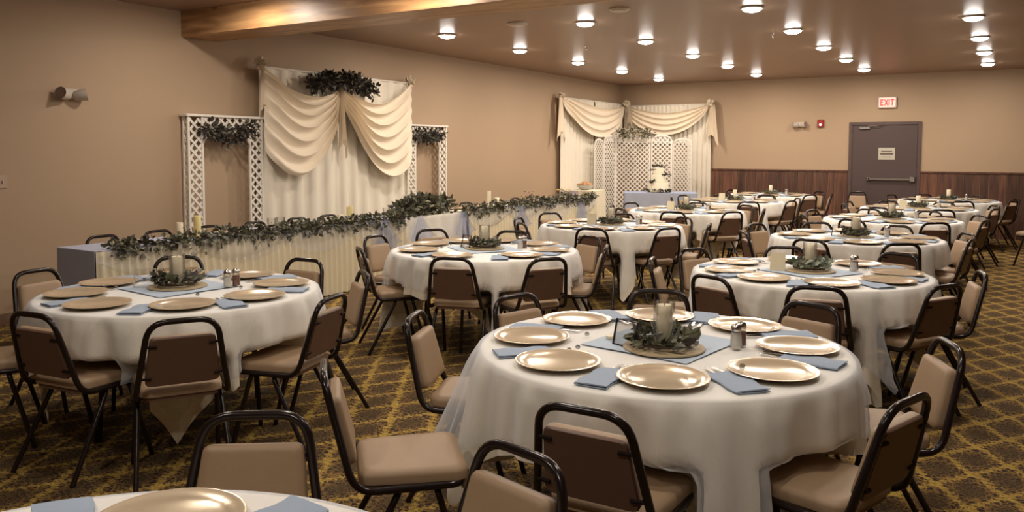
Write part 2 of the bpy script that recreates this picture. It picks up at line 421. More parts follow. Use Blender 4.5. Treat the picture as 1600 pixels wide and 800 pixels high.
# exit sign
ex = thing('exit_sign', 'lit EXIT sign on the back wall above the dark door', 'sign', (-2.15, YB, 2.555))
mb = MB(); mb.bbox(-.165, .165, -.06, 0, -.11, .11, .008); mb.build('housing', plastic_m, ex, smooth=False)
mb = MB(); mb.bbox(-.145, .145, -.066, -.060, -.09, .09, .002); mb.build('face', exit_m, ex, smooth=False)
mb = MB()
y0, y1 = -.0705, -.066
def bar(x, z, x2, z2, t=.011):
    v = Vector((x2 - x, 0, z2 - z)); nrm = Vector((-v.z, 0, v.x)).normalized() * t
    P = [Vector((x, 0, z)) + nrm, Vector((x2, 0, z2)) + nrm, Vector((x2, 0, z2)) - nrm, Vector((x, 0, z)) - nrm]
    mb.add([(p.x, y0, p.z) for p in P] + [(p.x, y1, p.z) for p in P], [(0, 1, 2, 3), (0, 4, 5, 1), (1, 5, 6, 2), (2, 6, 7, 3), (3, 7, 4, 0)])
L = .06
bar(-.115, -L, -.115, L); [bar(-.115, z, -.068, z) for z in (-L + .009, 0, L - .009)]
bar(-.048, -L, .012, L); bar(.012, -L, -.048, L)
bar(.035, -L, .035, L)
bar(.09, -L, .09, L); bar(.058, L - .009, .124, L - .009)
mb.build('letters', exitr_m, ex, smooth=False)
# fire alarm strobe
fa = thing('fire_alarm', 'red fire alarm strobe on the back wall left of the dark door', 'alarm', (-3.38, YB, 2.17))
mb = MB(); mb.bbox(-.06, .06, -.05, 0, -.085, .075, .01); mb.build('housing', red_m, fa, smooth=False)
mb = MB(); mb.lathe([(.026, 0), (.024, .012), (.012, .018)], 12); o = mb.build('strobe', strobe_m, fa); o.location = (0, -.05, -.03); o.rotation_euler = (PI / 2, 0, 0)
# twin-head emergency lights
def emergency(loc, rz, label, sc=1.0):
    e = thing('emergency_light', label, 'light', loc, rz)
    mb = MB(); mb.bbox(-.10, .10, -.06, 0, -.05, .05, .015); mb.build('housing', plastic_m, e, smooth=False)
    for s in (-1, 1):
        mb = MB(); mb.lathe([(.028, -.07), (.045, -.055), (.058, .035), (.060, .05)], 16, cap1=False)
        h = mb.build('lamp_head', plastic_m, e); h.location = (s * .085, -.075, -.01); h.rotation_euler = (PI / 2 - .2, 0, s * 1.1)
        mb = MB(); mb.lathe([(.056, .045), (.03, .042)], 16); mb.build('lens', lens_m, h)
    return e
emergency((XL, 4.45, 2.13), PI / 2, 'twin-head white emergency light high on the left wall')
emergency((-3.78, YB, 2.15), 0, 'twin-head white emergency light on the back wall beside red alarm')
sw = thing('light_switch', 'beige two-gang light switch plate at the left edge of left wall', 'switch', (XL, 3.80, 1.30), PI / 2)
mb = MB(); mb.bbox(-.065, .065, -.007, 0, -.06, .06, .003); mb.build('plate', mat('switch_plate_tan', (.46, .34, .25), .4), sw, smooth=False)
for s in (-1, 1):
    mb = MB(); mb.bbox(s * .025 - .006, s * .025 + .006, -.018, -.006, -.012, .012, .002); mb.build('toggle', plastic_m, sw, smooth=False)

# ------------------------------------------------------------------ ceiling lamps
mb = MB(); mb.lathe([(.118, 0), (.120, -.008), (.112, -.020), (.095, -.022)], 28, cap0=True, cap1=False); rim_me = mb.mesh('rim', plastic_m)
mb = MB(); mb.lathe([(.098, -.018), (.092, -.032), (.070, -.044), (.036, -.052), (.008, -.054)], 28, cap0=False); dif_me = mb.mesh('diffuser', bulb_m)
def lamp(x, y, label, group=None, p=1.0):
    t = thing('ceiling_light', label, 'ceiling light', (x, y, H), 0, group)
    link('rim', rim_me, t); link('diffuser', dif_me, t)
    ld = bpy.data.lights.new('lamp_light', 'AREA'); ld.shape = 'DISK'; ld.size = .18; ld.energy = LAMP_W * p; ld.color = LAMP_COL
    o = bpy.data.objects.new('lamp_light', ld); COL.objects.link(o); o.parent = t; o.location = (0, 0, -.058)
colx = [(-6.33, 'wall-side'), (-4.33, 'second'), (-2.39, 'third'), (-.45, 'rightmost')]
rowy = [(8.62, 'first'), (10.45, 'second'), (12.35, 'third'), (14.15, 'fourth'), (16.0, 'last')]
for x, cn in colx:
    for y, rn in rowy:
        lamp(x, y, 'glowing round ceiling light, %s beyond the beam in the %s row of lights' % (rn, cn), 'ceiling lights beyond the beam', .75 if x > -1 else 1)
lamp(-6.35, 5.25, 'glowing round ceiling light just in front of the wooden beam', 'ceiling lights before the beam')
for x, y, p in ((-4.33, 5.25, 1), (-2.39, 5.25, 1), (-.45, 5.25, .8), (-2.39, 2.6, .6), (-.45, 2.6, .5), (-2.39, .2, .6), (-.45, .2, .5), (-4.33, 2.6, .3)):
    lamp(x, y, 'round ceiling light overhead on the near side of the beam, out of the picture', 'ceiling lights before the beam', p)
for x, y, r, lb in ((-3.62, 8.0, .11, 'pale round detector on the ceiling near the beam'), (-5.06, 8.29, .12, 'flat round cover plate on the ceiling between the beam and the lights')):
    mb = MB(); mb.lathe([(r, 0), (r, -.012), (r * .8, -.022), (r * .75, -.03), (r * .3, -.034)], 24)
    o = mb.build('ceiling_detector', plastic_m); tag(o, lb, 'detector'); o.location = (x, y, H)
for x, y, lb in ((-5.3, 10.6, 'tiny brass sprinkler head on the ceiling by the second row of lights'), (-2.7, 10.7, 'tiny brass sprinkler head on the ceiling left of the third light row')):
    mb = MB(); mb.lathe([(.03, 0), (.03, -.008), (.01, -.012), (.01, -.04), (.022, -.045), (.022, -.05)], 12)
    o = mb.build('sprinkler_head', steel_m); tag(o, lb, 'sprinkler'); o.location = (x, y, H)

# ------------------------------------------------------------------ foliage helpers
def leaf_into(mb, p, dr, l, wd, rnd, nrm=None):
    dr = Vector(dr).normalized()
    s = dr.cross(Vector((rnd.uniform(-1, 1), rnd.uniform(-1, 1), rnd.uniform(-1, 1)))) if nrm is None else dr.cross(nrm)
    if s.length < 1e-3: s = dr.orthogonal()
    s.normalize(); n = s.cross(dr); p = Vector(p)
    m1 = p + dr * l * .35; m2 = p + dr * l * .75
    mb.add([p, m1 + s * wd * .5 + n * wd * .12, m2 + s * wd * .36 + n * wd * .1, p + dr * l - n * l * .1, m2 - s * wd * .36 + n * wd * .1, m1 - s * wd * .5 + n * wd * .12, m1, m2],
           [(0, 6, 1), (1, 6, 7, 2), (2, 7, 3), (3, 7, 4), (4, 7, 6, 5), (5, 6, 0)])
def spray(path, n, spread, l, wd, seed, up=.3, hang=0):
    """n leaves scattered round a polyline path, split over three shades"""
    rnd = random.Random(seed); out = [MB(), MB(), MB()]
    P = [Vector(p) for p in path]
    for i in range(n):
        t = rnd.random() * (len(P) - 1); a = int(t); q = P[a].lerp(P[a + 1], t - a)
        dv = Vector((rnd.gauss(0, 1), rnd.gauss(0, 1), rnd.gauss(0, 1) + up)).normalized()
        off = dv * spread * rnd.random() ** .6
        if hang and rnd.random() < .35: off.z -= rnd.random() ** 2 * hang
        leaf_into(out[rnd.choice((0, 0, 1, 1, 2))], q + off, dv + Vector((rnd.uniform(-.6, .6), rnd.uniform(-.6, .6), rnd.uniform(-.6, .4))), l * rnd.uniform(.7, 1.25), wd * rnd.uniform(.7, 1.2), rnd)
    return out
def blossom(mb, c, r, rnd, petals=9):
    c = Vector(c)
    for ring, (k, tilt, sc) in enumerate(((petals, .25, 1), (petals - 3, .8, .75), (4, 1.3, .5))):
        for i in range(k):
            a = 2 * PI * i / k + ring * .4
            dv = Vector((math.cos(a) * math.cos(tilt), math.sin(a) * math.cos(tilt), math.sin(tilt)))
            leaf_into(mb, c, dv, r * sc, r * sc * .9, rnd, Vector((0, 0, 1)))
def garland(name, label, path, n, spread, l, wd, seed, group=None, up=.3, hang=0, mats=None, cat='garland'):
    c = Vector(path[len(path) // 2])
    g = thing(name, label, cat, c, 0, group)
    loc = [Vector(p) - c for p in path]
    mb = MB(); mb.tube(loc, .006, 5); mb.build('stem', stem_m, g)
    for k, m_ in enumerate(spray(loc, n, spread, l, wd, seed, up, hang)):
        if m_.v: stuff(m_.build('leaves', (mats or leaf_ms)[k], g, smooth=False))
    return g

# ------------------------------------------------------------------ banquet chair (origin: centre of seat on floor, faces +y)
def make_chair():
    t = thing('banquet_chair', '', 'chair')
    fr = fillet([(-.197, .19, .425), (-.207, -.185, .425), (-.147, -.285, .812), (.147, -.285, .812), (.207, -.185, .425), (.197, .19, .425)],
                [.05, .075, .085, .085, .075, .05], closed=True, k=6)
    mb = MB(); mb.tube(fr, .0142, 9, closed=True); mb.build('back_frame', tube_m, t, angle=60)
    # seat
    def rounded(w0, w1, y0_, y1_, r, z=0):
        pts = [(-w0, y0_, z), (w0, y0_, z), (w1, y1_, z), (-w1, y1_, z)]
        return fillet(pts, [r] * 4, closed=True, k=5)
    m_ = pad(rounded(.182, .203, -.17, .215, .06, .437), 0, .045); m_.build('seat', vinyl_m, t, angle=60)
    mb = MB(); 
    o1 = rounded(.165, .185, -.16, .20, .05, .437); n = len(o1)
    mb.add([p for p in o1] + [p - Vector((0, 0, .022)) for p in o1], [tuple(range(n)), tuple(range(2 * n - 1, n - 1, -1))] + [(k, (k + 1) % n, n + (k + 1) % n, n + k) for k in range(n)])
    mb.build('seat_pan', shell_m, t, angle=30)
    # backrest: plane between the uprights
    def bp(s, z, off=0):   # s lateral, z height -> point on tilted plane
        f = (z - .425) / (.812 - .425); y = -.185 - .10 * f
        return Vector((s, y, z)) + Vector((0, .968, .25)) * off
    def hwid(z): f = (z - .425) / (.812 - .425); return .207 - .060 * f - .017
    ol = fillet([bp(-hwid(.50) + .012, .500), bp(hwid(.50) - .012, .500), bp(hwid(.735), .735), bp(-hwid(.735), .735)], [.035, .035, .025, .025], closed=True, k=4)
    m_ = pad(ol, .004, .036, up=(0, .968, .25)); m_.build('backrest', vinyl_m, t, angle=60)
    m_ = pad([p for p in ol][::-1], 0.0, .010, up=(0, -.968, -.25), rings=((1.0, -.4), (1.0, .3), (.97, 1.0), (.5, 1.0))); m_.build('backrest_shell', shell_m, t, angle=30)
    for z in (.545, .70):
        for s in (-1, 1):
            a = bp(s * (hwid(z) - .035), z, -.013); b2 = bp(s * (hwid(z) + .012), z, -.008)
            mb = MB(); mb.tube([a, b2], .007, 6); mb.build('clip', clip_m, t)
    for s in (-1, 1):
        mb = MB(); mb.tube(fillet([(s * .10, -.03, .412), (s * .188, -.03, .412), (s * .215, -.255, .0)], [0, .04, 0], k=4), .0128, 8); mb.build('leg', tube_m, t, angle=60)
        mb = MB(); mb.tube(fillet([(s * .10, .10, .412), (s * .186, .10, .412), (s * .205, .215, .0)], [0, .04, 0], k=4), .0128, 8); mb.build('leg', tube_m, t, angle=60)
    mb = MB(); mb.tube([(-.12, -.03, .412), (.12, -.03, .412)], .010, 6); mb.tube([(-.12, .10, .412), (.12, .10, .412)], .010, 6); mb.build('crossbar', tube_m, t)
    return t
chair0 = make_chair(); chair_used = [False]
def chair(x, y, rz, label, group):
    if not chair_used[0]:
        chair_used[0] = True; place(chair0, (x, y, 0), rz); chair0['label'] = label; chair0['group'] = group; return chair0
    return dup(chair0, (x, y, 0), rz, label, group)

# ------------------------------------------------------------------ place setting pieces
TZ = .770
mb = MB(); mb.lathe([(.07, 0), (.11, .002), (.125, .008), (.158, .016), (.166, .0175), (.167, .020), (.160, .0205), (.128, .0125), (.112, .0075), (.0, .0072)], 40, cap1=False); charger_me = mb.mesh('charger_plate', gold_m, angle=80)
def napkin_mesh():
    mb = MB(); rnd = random.Random(3)
    # local: x across (0..w), y along (length), open fold: bottom slab, top slab, joined at outer side
    W, Lg = .125, .23
    prof = [(0, 0), (W * .9, 0), (W, .004), (W, .013), (W * .93, .019), (W * .4, .021), (.0, .019), (.0, .013), (W * .86, .013), (W * .9, .011), (W * .86, .006), (0, .006)]
    n = 9
    def P(i, j):
        x, z = prof[i]; y = -Lg / 2 + Lg * j / (n - 1)
        return (x - W / 2 + .004 * math.sin(j * 1.3), y, z + (.0025 * math.sin(j * 1.7 + x * 40) if z > .012 else 0))
    mb.grid(P, len(prof), n, closed=True)
    k = len(prof); mb.f.append(tuple(range(k))[::-1]); mb.f.append(tuple((n - 1) * k + i for i in range(k)))
    return mb.mesh('napkin', blue_m, angle=50)
napkin_me = napkin_mesh()
def fork_mesh():
    mb = MB()
    def strip(pts, t=.0018):
        # pts: (y, halfwidth, z, xc)
        n = len(pts); vs = []
        for y, h, z, xc in pts: vs += [(xc - h, y, z), (xc + h, y, z), (xc + h, y, z + t), (xc - h, y, z + t)]
        fs = [(0, 3, 2, 1)]
        for i in range(n - 1):
            for a in range(4): fs.append((i * 4 + a, i * 4 + (a + 1) % 4, i * 4 + 4 + (a + 1) % 4, i * 4 + 4 + a))
        fs.append(tuple((n - 1) * 4 + a for a in range(4))); mb.add(vs, fs)
    strip([(-.10, .004, .001, 0), (-.09, .009, .001, 0), (-.06, .007, .003, 0), (0, .0035, .004, 0), (.03, .004, .003, 0), (.042, .012, .001, 0), (.055, .0125, 0, 0)])
    for q in (-.0105, -.0035, .0035, .0105): strip([(.055, .0018, 0, q), (.095, .0012, .003, q)])
    return mb.mesh('fork', steel_m, angle=50)
def knife_mesh():
    mb = MB()
    pts = [(-.11, .006, .0005), (-.10, .0085, 0), (-.02, .006, .0005), (-.01, .008, .0008), (.06, .009, .001), (.09, .006, .001), (.10, .001, .001)]
    vs = []
    for y, h, z in pts: vs += [(-h, y, z), (h, y, z), (h, y, z + .0022), (-h, y, z + .0022)]
    fs = [(0, 3, 2, 1)]
    for i in range(len(pts) - 1):
        for a in range(4): fs.append((i * 4 + a, i * 4 + (a + 1) % 4, i * 4 + 4 + (a + 1) % 4, i * 4 + 4 + a))
    fs.append(tuple((len(pts) - 1) * 4 + a for a in range(4))); mb.add(vs, fs)
    return mb.mesh('knife', steel_m, angle=50)
fork_me, knife_me = fork_mesh(), knife_mesh()
DIRS = ['near', 'near right', 'right', 'far right', 'far', 'far left', 'left', 'near left']

# ------------------------------------------------------------------ round tables
R = .762
def table_cloth(a, cang, seed, chairs, flare=0.0, slant=.045, off=0.0, zoff=0.0, amp=1.0, nang=300, ndrop=16):
    """square cloth (half side a) over a round top; hangs in folds, rests on chair seats"""
    rnd = random.Random(seed)
    ks = [(rnd.choice((16, 17, 18)), rnd.uniform(0, 6.3), 1.0), (rnd.choice((21, 23)), rnd.uniform(0, 6.3), .7), (rnd.choice((7, 8)), rnd.uniform(0, 6.3), .6), (31, rnd.uniform(0, 6.3), .35)]
    def wave(t): return sum(w_ * math.sin(k * t + p) for k, p, w_ in ks) / 2.2
    mb = MB(); rows = []
    tops = [0.0001, .3, .6, .74]
    zt = TZ - .005 + zoff
    nj = len(tops) + 2 + ndrop
    def P(i, j):
        t = 2 * PI * i / nang
        ct, st = math.cos(t), math.sin(t)
        if j < len(tops): r = tops[j]; return (r * ct, r * st, zt)
        if j == len(tops): return ((R + .002) * ct, (R + .002) * st, zt - .001)
        if j == len(tops) + 1: return ((R + .008 + off) * ct, (R + .008 + off) * st, zt - .007)
        tl = t - cang
        Lm = a / max(abs(math.cos(tl)), abs(math.sin(tl)))
        drop = Lm - R - .01
        f = (j - len(tops) - 1) / ndrop
        s = drop * f
        g = ((tl / (PI / 2)) % 1.0) - .5          # 0 at corner of cloth
        cor = math.exp(-(g * 90 / 13) ** 2)
        side = math.exp(-((abs(g) * 90 - 22) / 9) ** 2)
        A = amp * (.020 * min(1, s / .07) + .13 * s)
        wv = wave(t); wv = wv - .25 * wv * wv
        r = R + .010 + off + slant * s + A * (wv * .55 + .42) + cor * s * (.07 + flare) - side * s * .06
        r += (.0035 * math.sin(47 * t + 6 * s) + .003 * math.sin(29 * t - 8 * s)) * min(1, s / .05)
        r = max(r, R + .006 + off)
        z = zt - .008 - s * math.sqrt(max(.1, 1 - (slant + .15 * cor) ** 2)) * (1 - .45 * flare * cor)
        z = max(z, .012 + off * .3)
        x, y = r * ct, r * st
        for cx_, cy_, ca in chairs:
            dx, dy = x - cx_, y - cy_
            lx = dx * math.cos(-ca) - dy * math.sin(-ca); ly = dx * math.sin(-ca) + dy * math.cos(-ca)
            lim = .245 + .012 * math.sin(t * 31) - off
            if ly < lim and ly > -.35 and z < .56:
                wz = min(1, (.56 - z) / .07); wl_ = min(1, max(0, (.27 - abs(lx)) / .045)); wz = wz * wz * (3 - 2 * wz); wl_ = wl_ * wl_ * (3 - 2 * wl_)
                m_ = (lim - ly) * wz * wl_
                x += -math.sin(ca) * m_; y += math.cos(ca) * m_
        return (x, y, z)
    mb.grid(P, nang, nj, closed=True)
    mb.f.append(tuple(range(nang))[::-1])
    return mb
mb = MB(); mb.lathe([(.74, 0), (.755, .004), (.755, .022), (.74, .026)], 48); top_me = mb.mesh('tabletop', mat('plywood_top', (.30, .2, .12), .6))
def make_legs(parent):
    for s in (-1, 1):
        for q in (-1, 1):
            mb = MB(); mb.tube([(s * .38, q * .28, TZ - .032), (s * .42, q * .28, 0)], .013, 7); mb.build('leg', tube_m, parent)
def wreath(parentless_label, loc, seed, big, pale=False, group='leaf wreaths round the table candles'):
    w_ = thing('leaf_wreath', parentless_label, 'wreath', loc, random.Random(seed).uniform(0, 6), group)
    ring = [(.105 * math.cos(2 * PI * i / 20), .105 * math.sin(2 * PI * i / 20), .018) for i in range(20)]
    mb = MB(); mb.tube(ring, .008, 5, closed=True); mb.build('stem_ring', stem_m, w_)
    rnd = random.Random(seed)
    ms = [leafpale_m, leaf_ms[1], leaf_ms[0]] if pale else [leaf_ms[0], leaf_ms[1], leaf_ms[2]]
    n = 150
    groups = [MB(), MB(), MB()]
    for i in range(n):
        a = 2 * PI * i / n * 3 + rnd.uniform(-.1, .1)
        rad = Vector((math.cos(a), math.sin(a), 0)); tg = Vector((-rad.y, rad.x, 0))
        p = rad * (.105 + rnd.uniform(-.02, .02)) + Vector((0, 0, .015 + rnd.uniform(0, .045)))
        dv = tg * rnd.uniform(.2, 1) + rad * rnd.uniform(-.7, .8) + Vector((0, 0, rnd.uniform(-.1, .75)))
        l = rnd.uniform(.035, .058); wd = l * rnd.uniform(.42, .7)
        if big and i < 48:
            m1 = MB(); leaf_into(m1, (0, 0, 0), dv, l * 1.2, wd * 1.1, rnd); o = m1.build('leaf', ms[rnd.choice((0, 0, 1, 1, 2))], w_, smooth=False); o.location = p
        else: leaf_into(groups[rnd.choice((0, 0, 1, 1, 2))], p, dv, l, wd, rnd)
    for k in range(3):
        if groups[k].v: stuff(groups[k].build('leaves', ms[k], w_, smooth=False))
    return w_
mb = MB()
mb.grid(lambda i, j: ((lambda x, y: (x, y, .0015 + .0015 * math.sin(9 * x + 5) * math.cos(11 * y)))((i / 16 - .5) * .50, (j / 16 - .5) * .50)), 17, 17)
n0 = len(mb.v); mb.v += [(x, y, -.0003) for x, y, z in mb.v[:n0]]; bq = [tuple(q + n0 for q in reversed(f)) for f in mb.f[:]]; mb.f += bq
centre_me = mb.mesh('centre_cloth', pale_m)
mb = MB(); mb.lathe([(.165, 0), (.170, .003), (.168, .008), (.0, .0085)], 36, cap1=False); disc_me = mb.mesh('centre_mat', disc_m)
mb = MB(); mb.lathe([(.046, .003), (.046, .188), (.0435, .188), (.0435, .006)], 28, cap0=True, cap1=True); cyl_me = mb.mesh('glass_cylinder', glass_m)
mb = MB(); mb.lathe([(.032, 0), (.033, .003), (.033, .165), (.030, .169), (.026, .165), (.004, .161)], 22); candle_me = mb.mesh('wax', candle_m)
mb = MB(); mb.tube([(0, 0, .160), (.001, .002, .175)], .0015, 5); wick_me = mb.mesh('wick', stem_m)
def candle(loc, label, group, me=None, sc=1.0, name='pillar_candle'):
    c = thing(name, label, 'candle', loc, 0, group); w_ = link('wax', me or candle_me, c); k = link('wick', wick_me, c)
    c.scale = (sc if isinstance(sc, tuple) else (sc, sc, sc)); return c
mb = MB(); mb.lathe([(.0, 0), (.021, 0), (.022, .004), (.020, .04), (.017, .062)], 12, cap0=False); jar_me = mb.mesh('jar', glass_m)
mb = MB(); mb.lathe([(.018, .002), (.0185, .05)], 12); fill_s = mb.mesh('filling', salt_m); fill_p = mb.mesh('filling', pepper_m)
mb = MB(); mb.lathe([(.019, .062), (.020, .066), (.019, .078), (.012, .086), (.003, .088)], 12); cap_me = mb.mesh('cap', steel_m)
def shaker(loc, pepper, label):
    s = thing('pepper_shaker' if pepper else 'salt_shaker', label, 'shaker', loc, 0, 'pepper shakers' if pepper else 'salt shakers')
    s.scale = (1.15, 1.15, 1.2); link('jar', jar_me, s); link('filling', fill_p if pepper else fill_s, s); link('cap', cap_me, s); return s
def frame_sign(loc, rz, label, kindm):
    f = thing('table_sign', label, 'table sign', loc, rz, 'small standing signs on the round tables')
    f.rotation_euler = (-.22, 0, rz)
    mb = MB(); t = .004
    mb.box(-.062, .062, -t, t, .0, .004); mb.box(-.062, .062, -t, t, .106, .11); mb.box(-.062, -.058, -t, t, .004, .106); mb.box(.058, .062, -t, t, .004, .106)
    mb.build('frame', kindm, f, smooth=False)
    mb = MB(); mb.box(-.058, .058, -.0015, .0015, .004, .106); mb.build('pane', glass_m, f, smooth=False)
    return f
def card(loc, rz, label):
    mb = MB()
    mb.add([(-.05, -.03, 0), (.05, -.03, 0), (.05, 0, .12), (-.05, 0, .12), (.05, .03, 0), (-.05, .03, 0), (-.05, -.028, 0), (.05, -.028, 0), (.05, 0, .117), (-.05, 0, .117), (.05, .028, 0), (-.05, .028, 0)],
           [(0, 1, 2, 3), (3, 2, 4, 5), (9, 8, 7, 6), (11, 10, 8, 9), (0, 6, 7, 1), (5, 4, 10, 11), (1, 7, 8, 2), (2, 8, 10, 4), (0, 3, 9, 6), (3, 5, 11, 9)])
    o = mb.build('tent_card', card_m, smooth=False); tag(o, label, 'card'); place(o, loc, rz); return o
mb = MB(); mb.lathe([(.0005, 0), (.008, .004), (.012, .010), (.007, .018), (.0005, .019)], 7); gem_me = mb.mesh('table_gem', gem_m, smooth=False)
mb = MB(); mb.lathe([(.021, 0), (.022, .012), (.019, .014), (.004, .011)], 14); tea_me = mb.mesh('tealight', candle_m)

ROUND = {}
def round_table(key, cx, cy, where, corner, plates, chairs, seed, detail=2, small='sign', tulle=0.06, center=(0, 0, None), cand='pillar'):
    """plates / chairs: lists of angles in degrees round the table (world axes)"""
    t = thing('round_table', 'round folding table under its cream cloth, %s' % where, 'table', (cx, cy, 0), math.radians(seed * 17), 'round banquet tables')
    o = link('tabletop', top_me, t); o.location = (0, 0, TZ - .034)
    make_legs(t)
    toward = math.atan2(-cy, -cx)
    def order(angs):
        res = {}
        for i, a in enumerate(angs):
            rel = (math.radians(a[0] if isinstance(a, tuple) else a) - toward) % (2 * PI)
            res[i] = rel
        ids = sorted(res, key=lambda k: res[k])
        # rotate so that the one nearest 0 is first
        best = min(ids, key=lambda k: min(res[k], 2 * PI - res[k])); s = ids.index(best)
        names = {}
        used = set()
        for q in ids:
            b = int(round(res[q] / (PI / 4))) % 8
            names[q] = b
        # resolve clashes
        if len(set(names.values())) < len(ids) and len(ids) <= 8:
            seq = ids[s:] + ids[:s]
            if len(ids) == 8:
                for k_, q in enumerate(seq): names[q] = k_
        return {q: DIRS[names[q]] for q in ids}
    # chairs
    cn = order(chairs); cl = []
    for i, c in enumerate(chairs):
        a, dist, turn = (c + (1.10, 0))[:3] if isinstance(c, tuple) and len(c) == 1 else (c if isinstance(c, tuple) else (c, 1.10, 0))
        ar = math.radians(a); sr = dist - .29
        px_, py_ = cx + dist * math.cos(ar), cy + dist * math.sin(ar)
        face = ar + PI + math.radians(turn)             # direction the chair faces
        sx, sy = px_ + .285 * math.cos(face), py_ + .285 * math.sin(face)
        rz = face - PI / 2
        cl.append((sx - cx, sy - cy, rz))
        chair(sx, sy, rz, 'tan vinyl chair at the %s side of %s' % (cn[i], where), 'banquet chairs round the tables')
    # cloths
    m_ = table_cloth(1.05, math.radians(corner + 45), seed, cl)
    o = m_.build('tablecloth', cloth_m, angle=80); tag(o, 'cream square cloth hanging in folds over %s' % where, 'tablecloth', 'cream tablecloths'); o.location = (cx, cy, 0)
    m_ = table_cloth(.99, math.radians(corner + 45), seed, cl, flare=tulle, off=.014, zoff=.0022, amp=1.0, ndrop=12)
    o = m_.build('tulle_overlay', tulle_m, angle=80); tag(o, 'sheer white tulle overlay on the cloth of %s' % where, 'tulle', 'white tulle overlays'); o.location = (cx, cy, 0)
    z = TZ - .0005
    pn = order(plates)
    for i, a in enumerate(plates):
        ar = math.radians(a); ct, st = math.cos(ar), math.sin(ar)
        o = link('charger_plate', charger_me); tag(o, 'round gold charger at the %s side of %s' % (pn[i], where), 'plate', 'gold charger plates')
        place(o, (cx + .56 * ct, cy + .56 * st, z), ar + random.uniform(0, 6)); o.rotation_euler[0] = 0
        # diner's left: facing the centre, left is clockwise side
        rnd = random.Random(seed * 31 + i); tw = rnd.uniform(-.25, .25)
        lx, ly = -math.sin(ar), math.cos(ar)          # ccw tangent; left of a diner facing centre is -ccw... 
        s = -1
        bx, by = cx + (.575 + rnd.uniform(-.02, .02)) * ct + s * .216 * lx, cy + (.575) * st + s * .216 * ly
        nr = ar - PI / 2 + tw + s * .35
        o = link('napkin', napkin_me); tag(o, 'folded blue napkin at the %s side of %s' % (pn[i], where), 'napkin', 'blue napkins')
        place(o, (bx, by, z + .0005), nr); o.scale = (1, 1, .6)
        if detail >= 1:
            ux, uy = -math.sin(nr), math.cos(nr); vx, vy = math.cos(nr), math.sin(nr)
            for nm, me, sh, ln in (('fork', fork_me, -.020, 'L'), ('knife', knife_me, .018, 'L')):
                o = link(nm, me); tag(o, 'steel %s on the napkin, %s side of %s' % (nm, pn[i], where), nm, 'steel forks' if nm == 'fork' else 'steel knives')
                ln = -.105 if nm == 'fork' else -.098
                place(o, (bx + ux * ln + vx * sh, by + uy * ln + vy * sh, z + .0041), nr + (.06 if nm == 'fork' else -.05))
    # centrepiece
    ox, oy, crz = center
    crz = math.radians(corner + 20) if crz is None else crz
    mx_, my_ = cx + ox, cy + oy
    o = link('centre_cloth', centre_me); tag(o, 'square blue centre cloth laid on %s' % where, 'cloth', 'blue centre cloths'); place(o, (mx_ + (-.05 if key == 'T1' else 0), my_ + (.10 if key == 'T1' else 0), z + .0012), crz)
    zz = z + .0045
    o = link('centre_mat', disc_me); tag(o, 'round beige mat in the middle of %s' % where, 'mat', 'beige centre mats'); place(o, (mx_, my_, zz), 0)
    zz += .0088
    wreath('green leaf wreath around the candle on %s' % where, (mx_, my_, zz), seed + 200, detail >= 3, pale=(key == 'T4'))
    if detail >= 1:
        o = link('glass_cylinder', cyl_me); tag(o, 'clear glass cylinder around the candle on %s' % where, 'glass', 'glass candle cylinders'); place(o, (mx_, my_, zz), 0)
    candle((mx_, my_, zz + (.0062 if detail >= 1 else 0)), 'cream pillar candle inside the wreath on %s' % where, 'cream candles on the round tables')
    # right-hand view direction for spots beside the centre
    vr = Vector((math.cos(YAW), math.sin(YAW), 0)); vf = Vector((-math.sin(YAW), math.cos(YAW), 0))
    def at(r_, f_): p = Vector((mx_, my_, 0)) + vr * r_ + vf * f_; return (p.x, p.y, z + .0045)
    shaker(at(.30, .00), False, 'glass salt shaker right of the wreath on %s' % where)
    shaker(at(.335, .05), True, 'brown filled pepper shaker behind the salt on %s' % where)
    if small == 'sign': frame_sign(at(-.165, .03), YAW - .9, 'small dark-edged clear sign by the wreath on %s' % where, frame_m)
    elif small == 'cream': frame_sign(at(-.19, -.02), YAW + .15, 'small pale-edged clear sign by the wreath on %s' % where, card_m)
    elif small == 'card': card(at(-.21, .03), YAW - .35, 'folded cream card left of the wreath on %s' % where)
    if detail >= 2:
        o = link('tealight', tea_me); tag(o, 'small white tealight left of the wreath on %s' % where, 'candle', 'tealights'); p = at(-.20, .17); place(o, p, 0)
        for k_, (a_, b_) in enumerate(((-.36, -.02), (-.40, -.07), (.40, -.06), (-.30, .22), (.24, -.31))):
            o = link('table_gem', gem_me); tag(o, 'tiny clear glass gem scattered on %s' % where, 'gem', 'glass gems scattered on %s' % where)
            p = at(a_, b_); place(o, (p[0], p[1], z + .003), k_)
    ROUND[key] = (cx, cy)

D8 = [-158, -113, -68, -22, 24, 68, 112, 157]
round_table('T0', -1.25, .60, 'the cropped table at bottom left', -20, [122, 77, 165, 210, 30, -15], [(122, 1.19, 4), (81, 1.19, -5), (168, 1.15, 0)], 1, 0, None)
round_table('T1', -1.26, 3.25, 'the large front middle table', -57, D8,
            [(-81, 1.10, -8), (-24, 1.10, 6), (24, 1.16, 0), (69, 1.13, 0), (112, 1.10, 0), (156, 1.10, 8), (-168, 1.17, 10), (-126, 1.42, -10)], 2, 3, 'sign', tulle=.22, center=(.04, -.07, math.radians(-8)))
round_table('T2', -4.15, 3.02, 'the far left front table', -37, [-168, -129, -84, -36, 6, 51, 98, 145],
            [(-170, 1.22, 0), (145, 1.24, 0), (97, 1.12, 0), (54, 1.08, 0), (7, 1.09, 8), (-36, 1.15, 5), (-78, 1.00, -5), (-125, 1.25, 0)], 3, 3, 'cream', tulle=.1, center=(-.10, .04, math.radians(-6)))
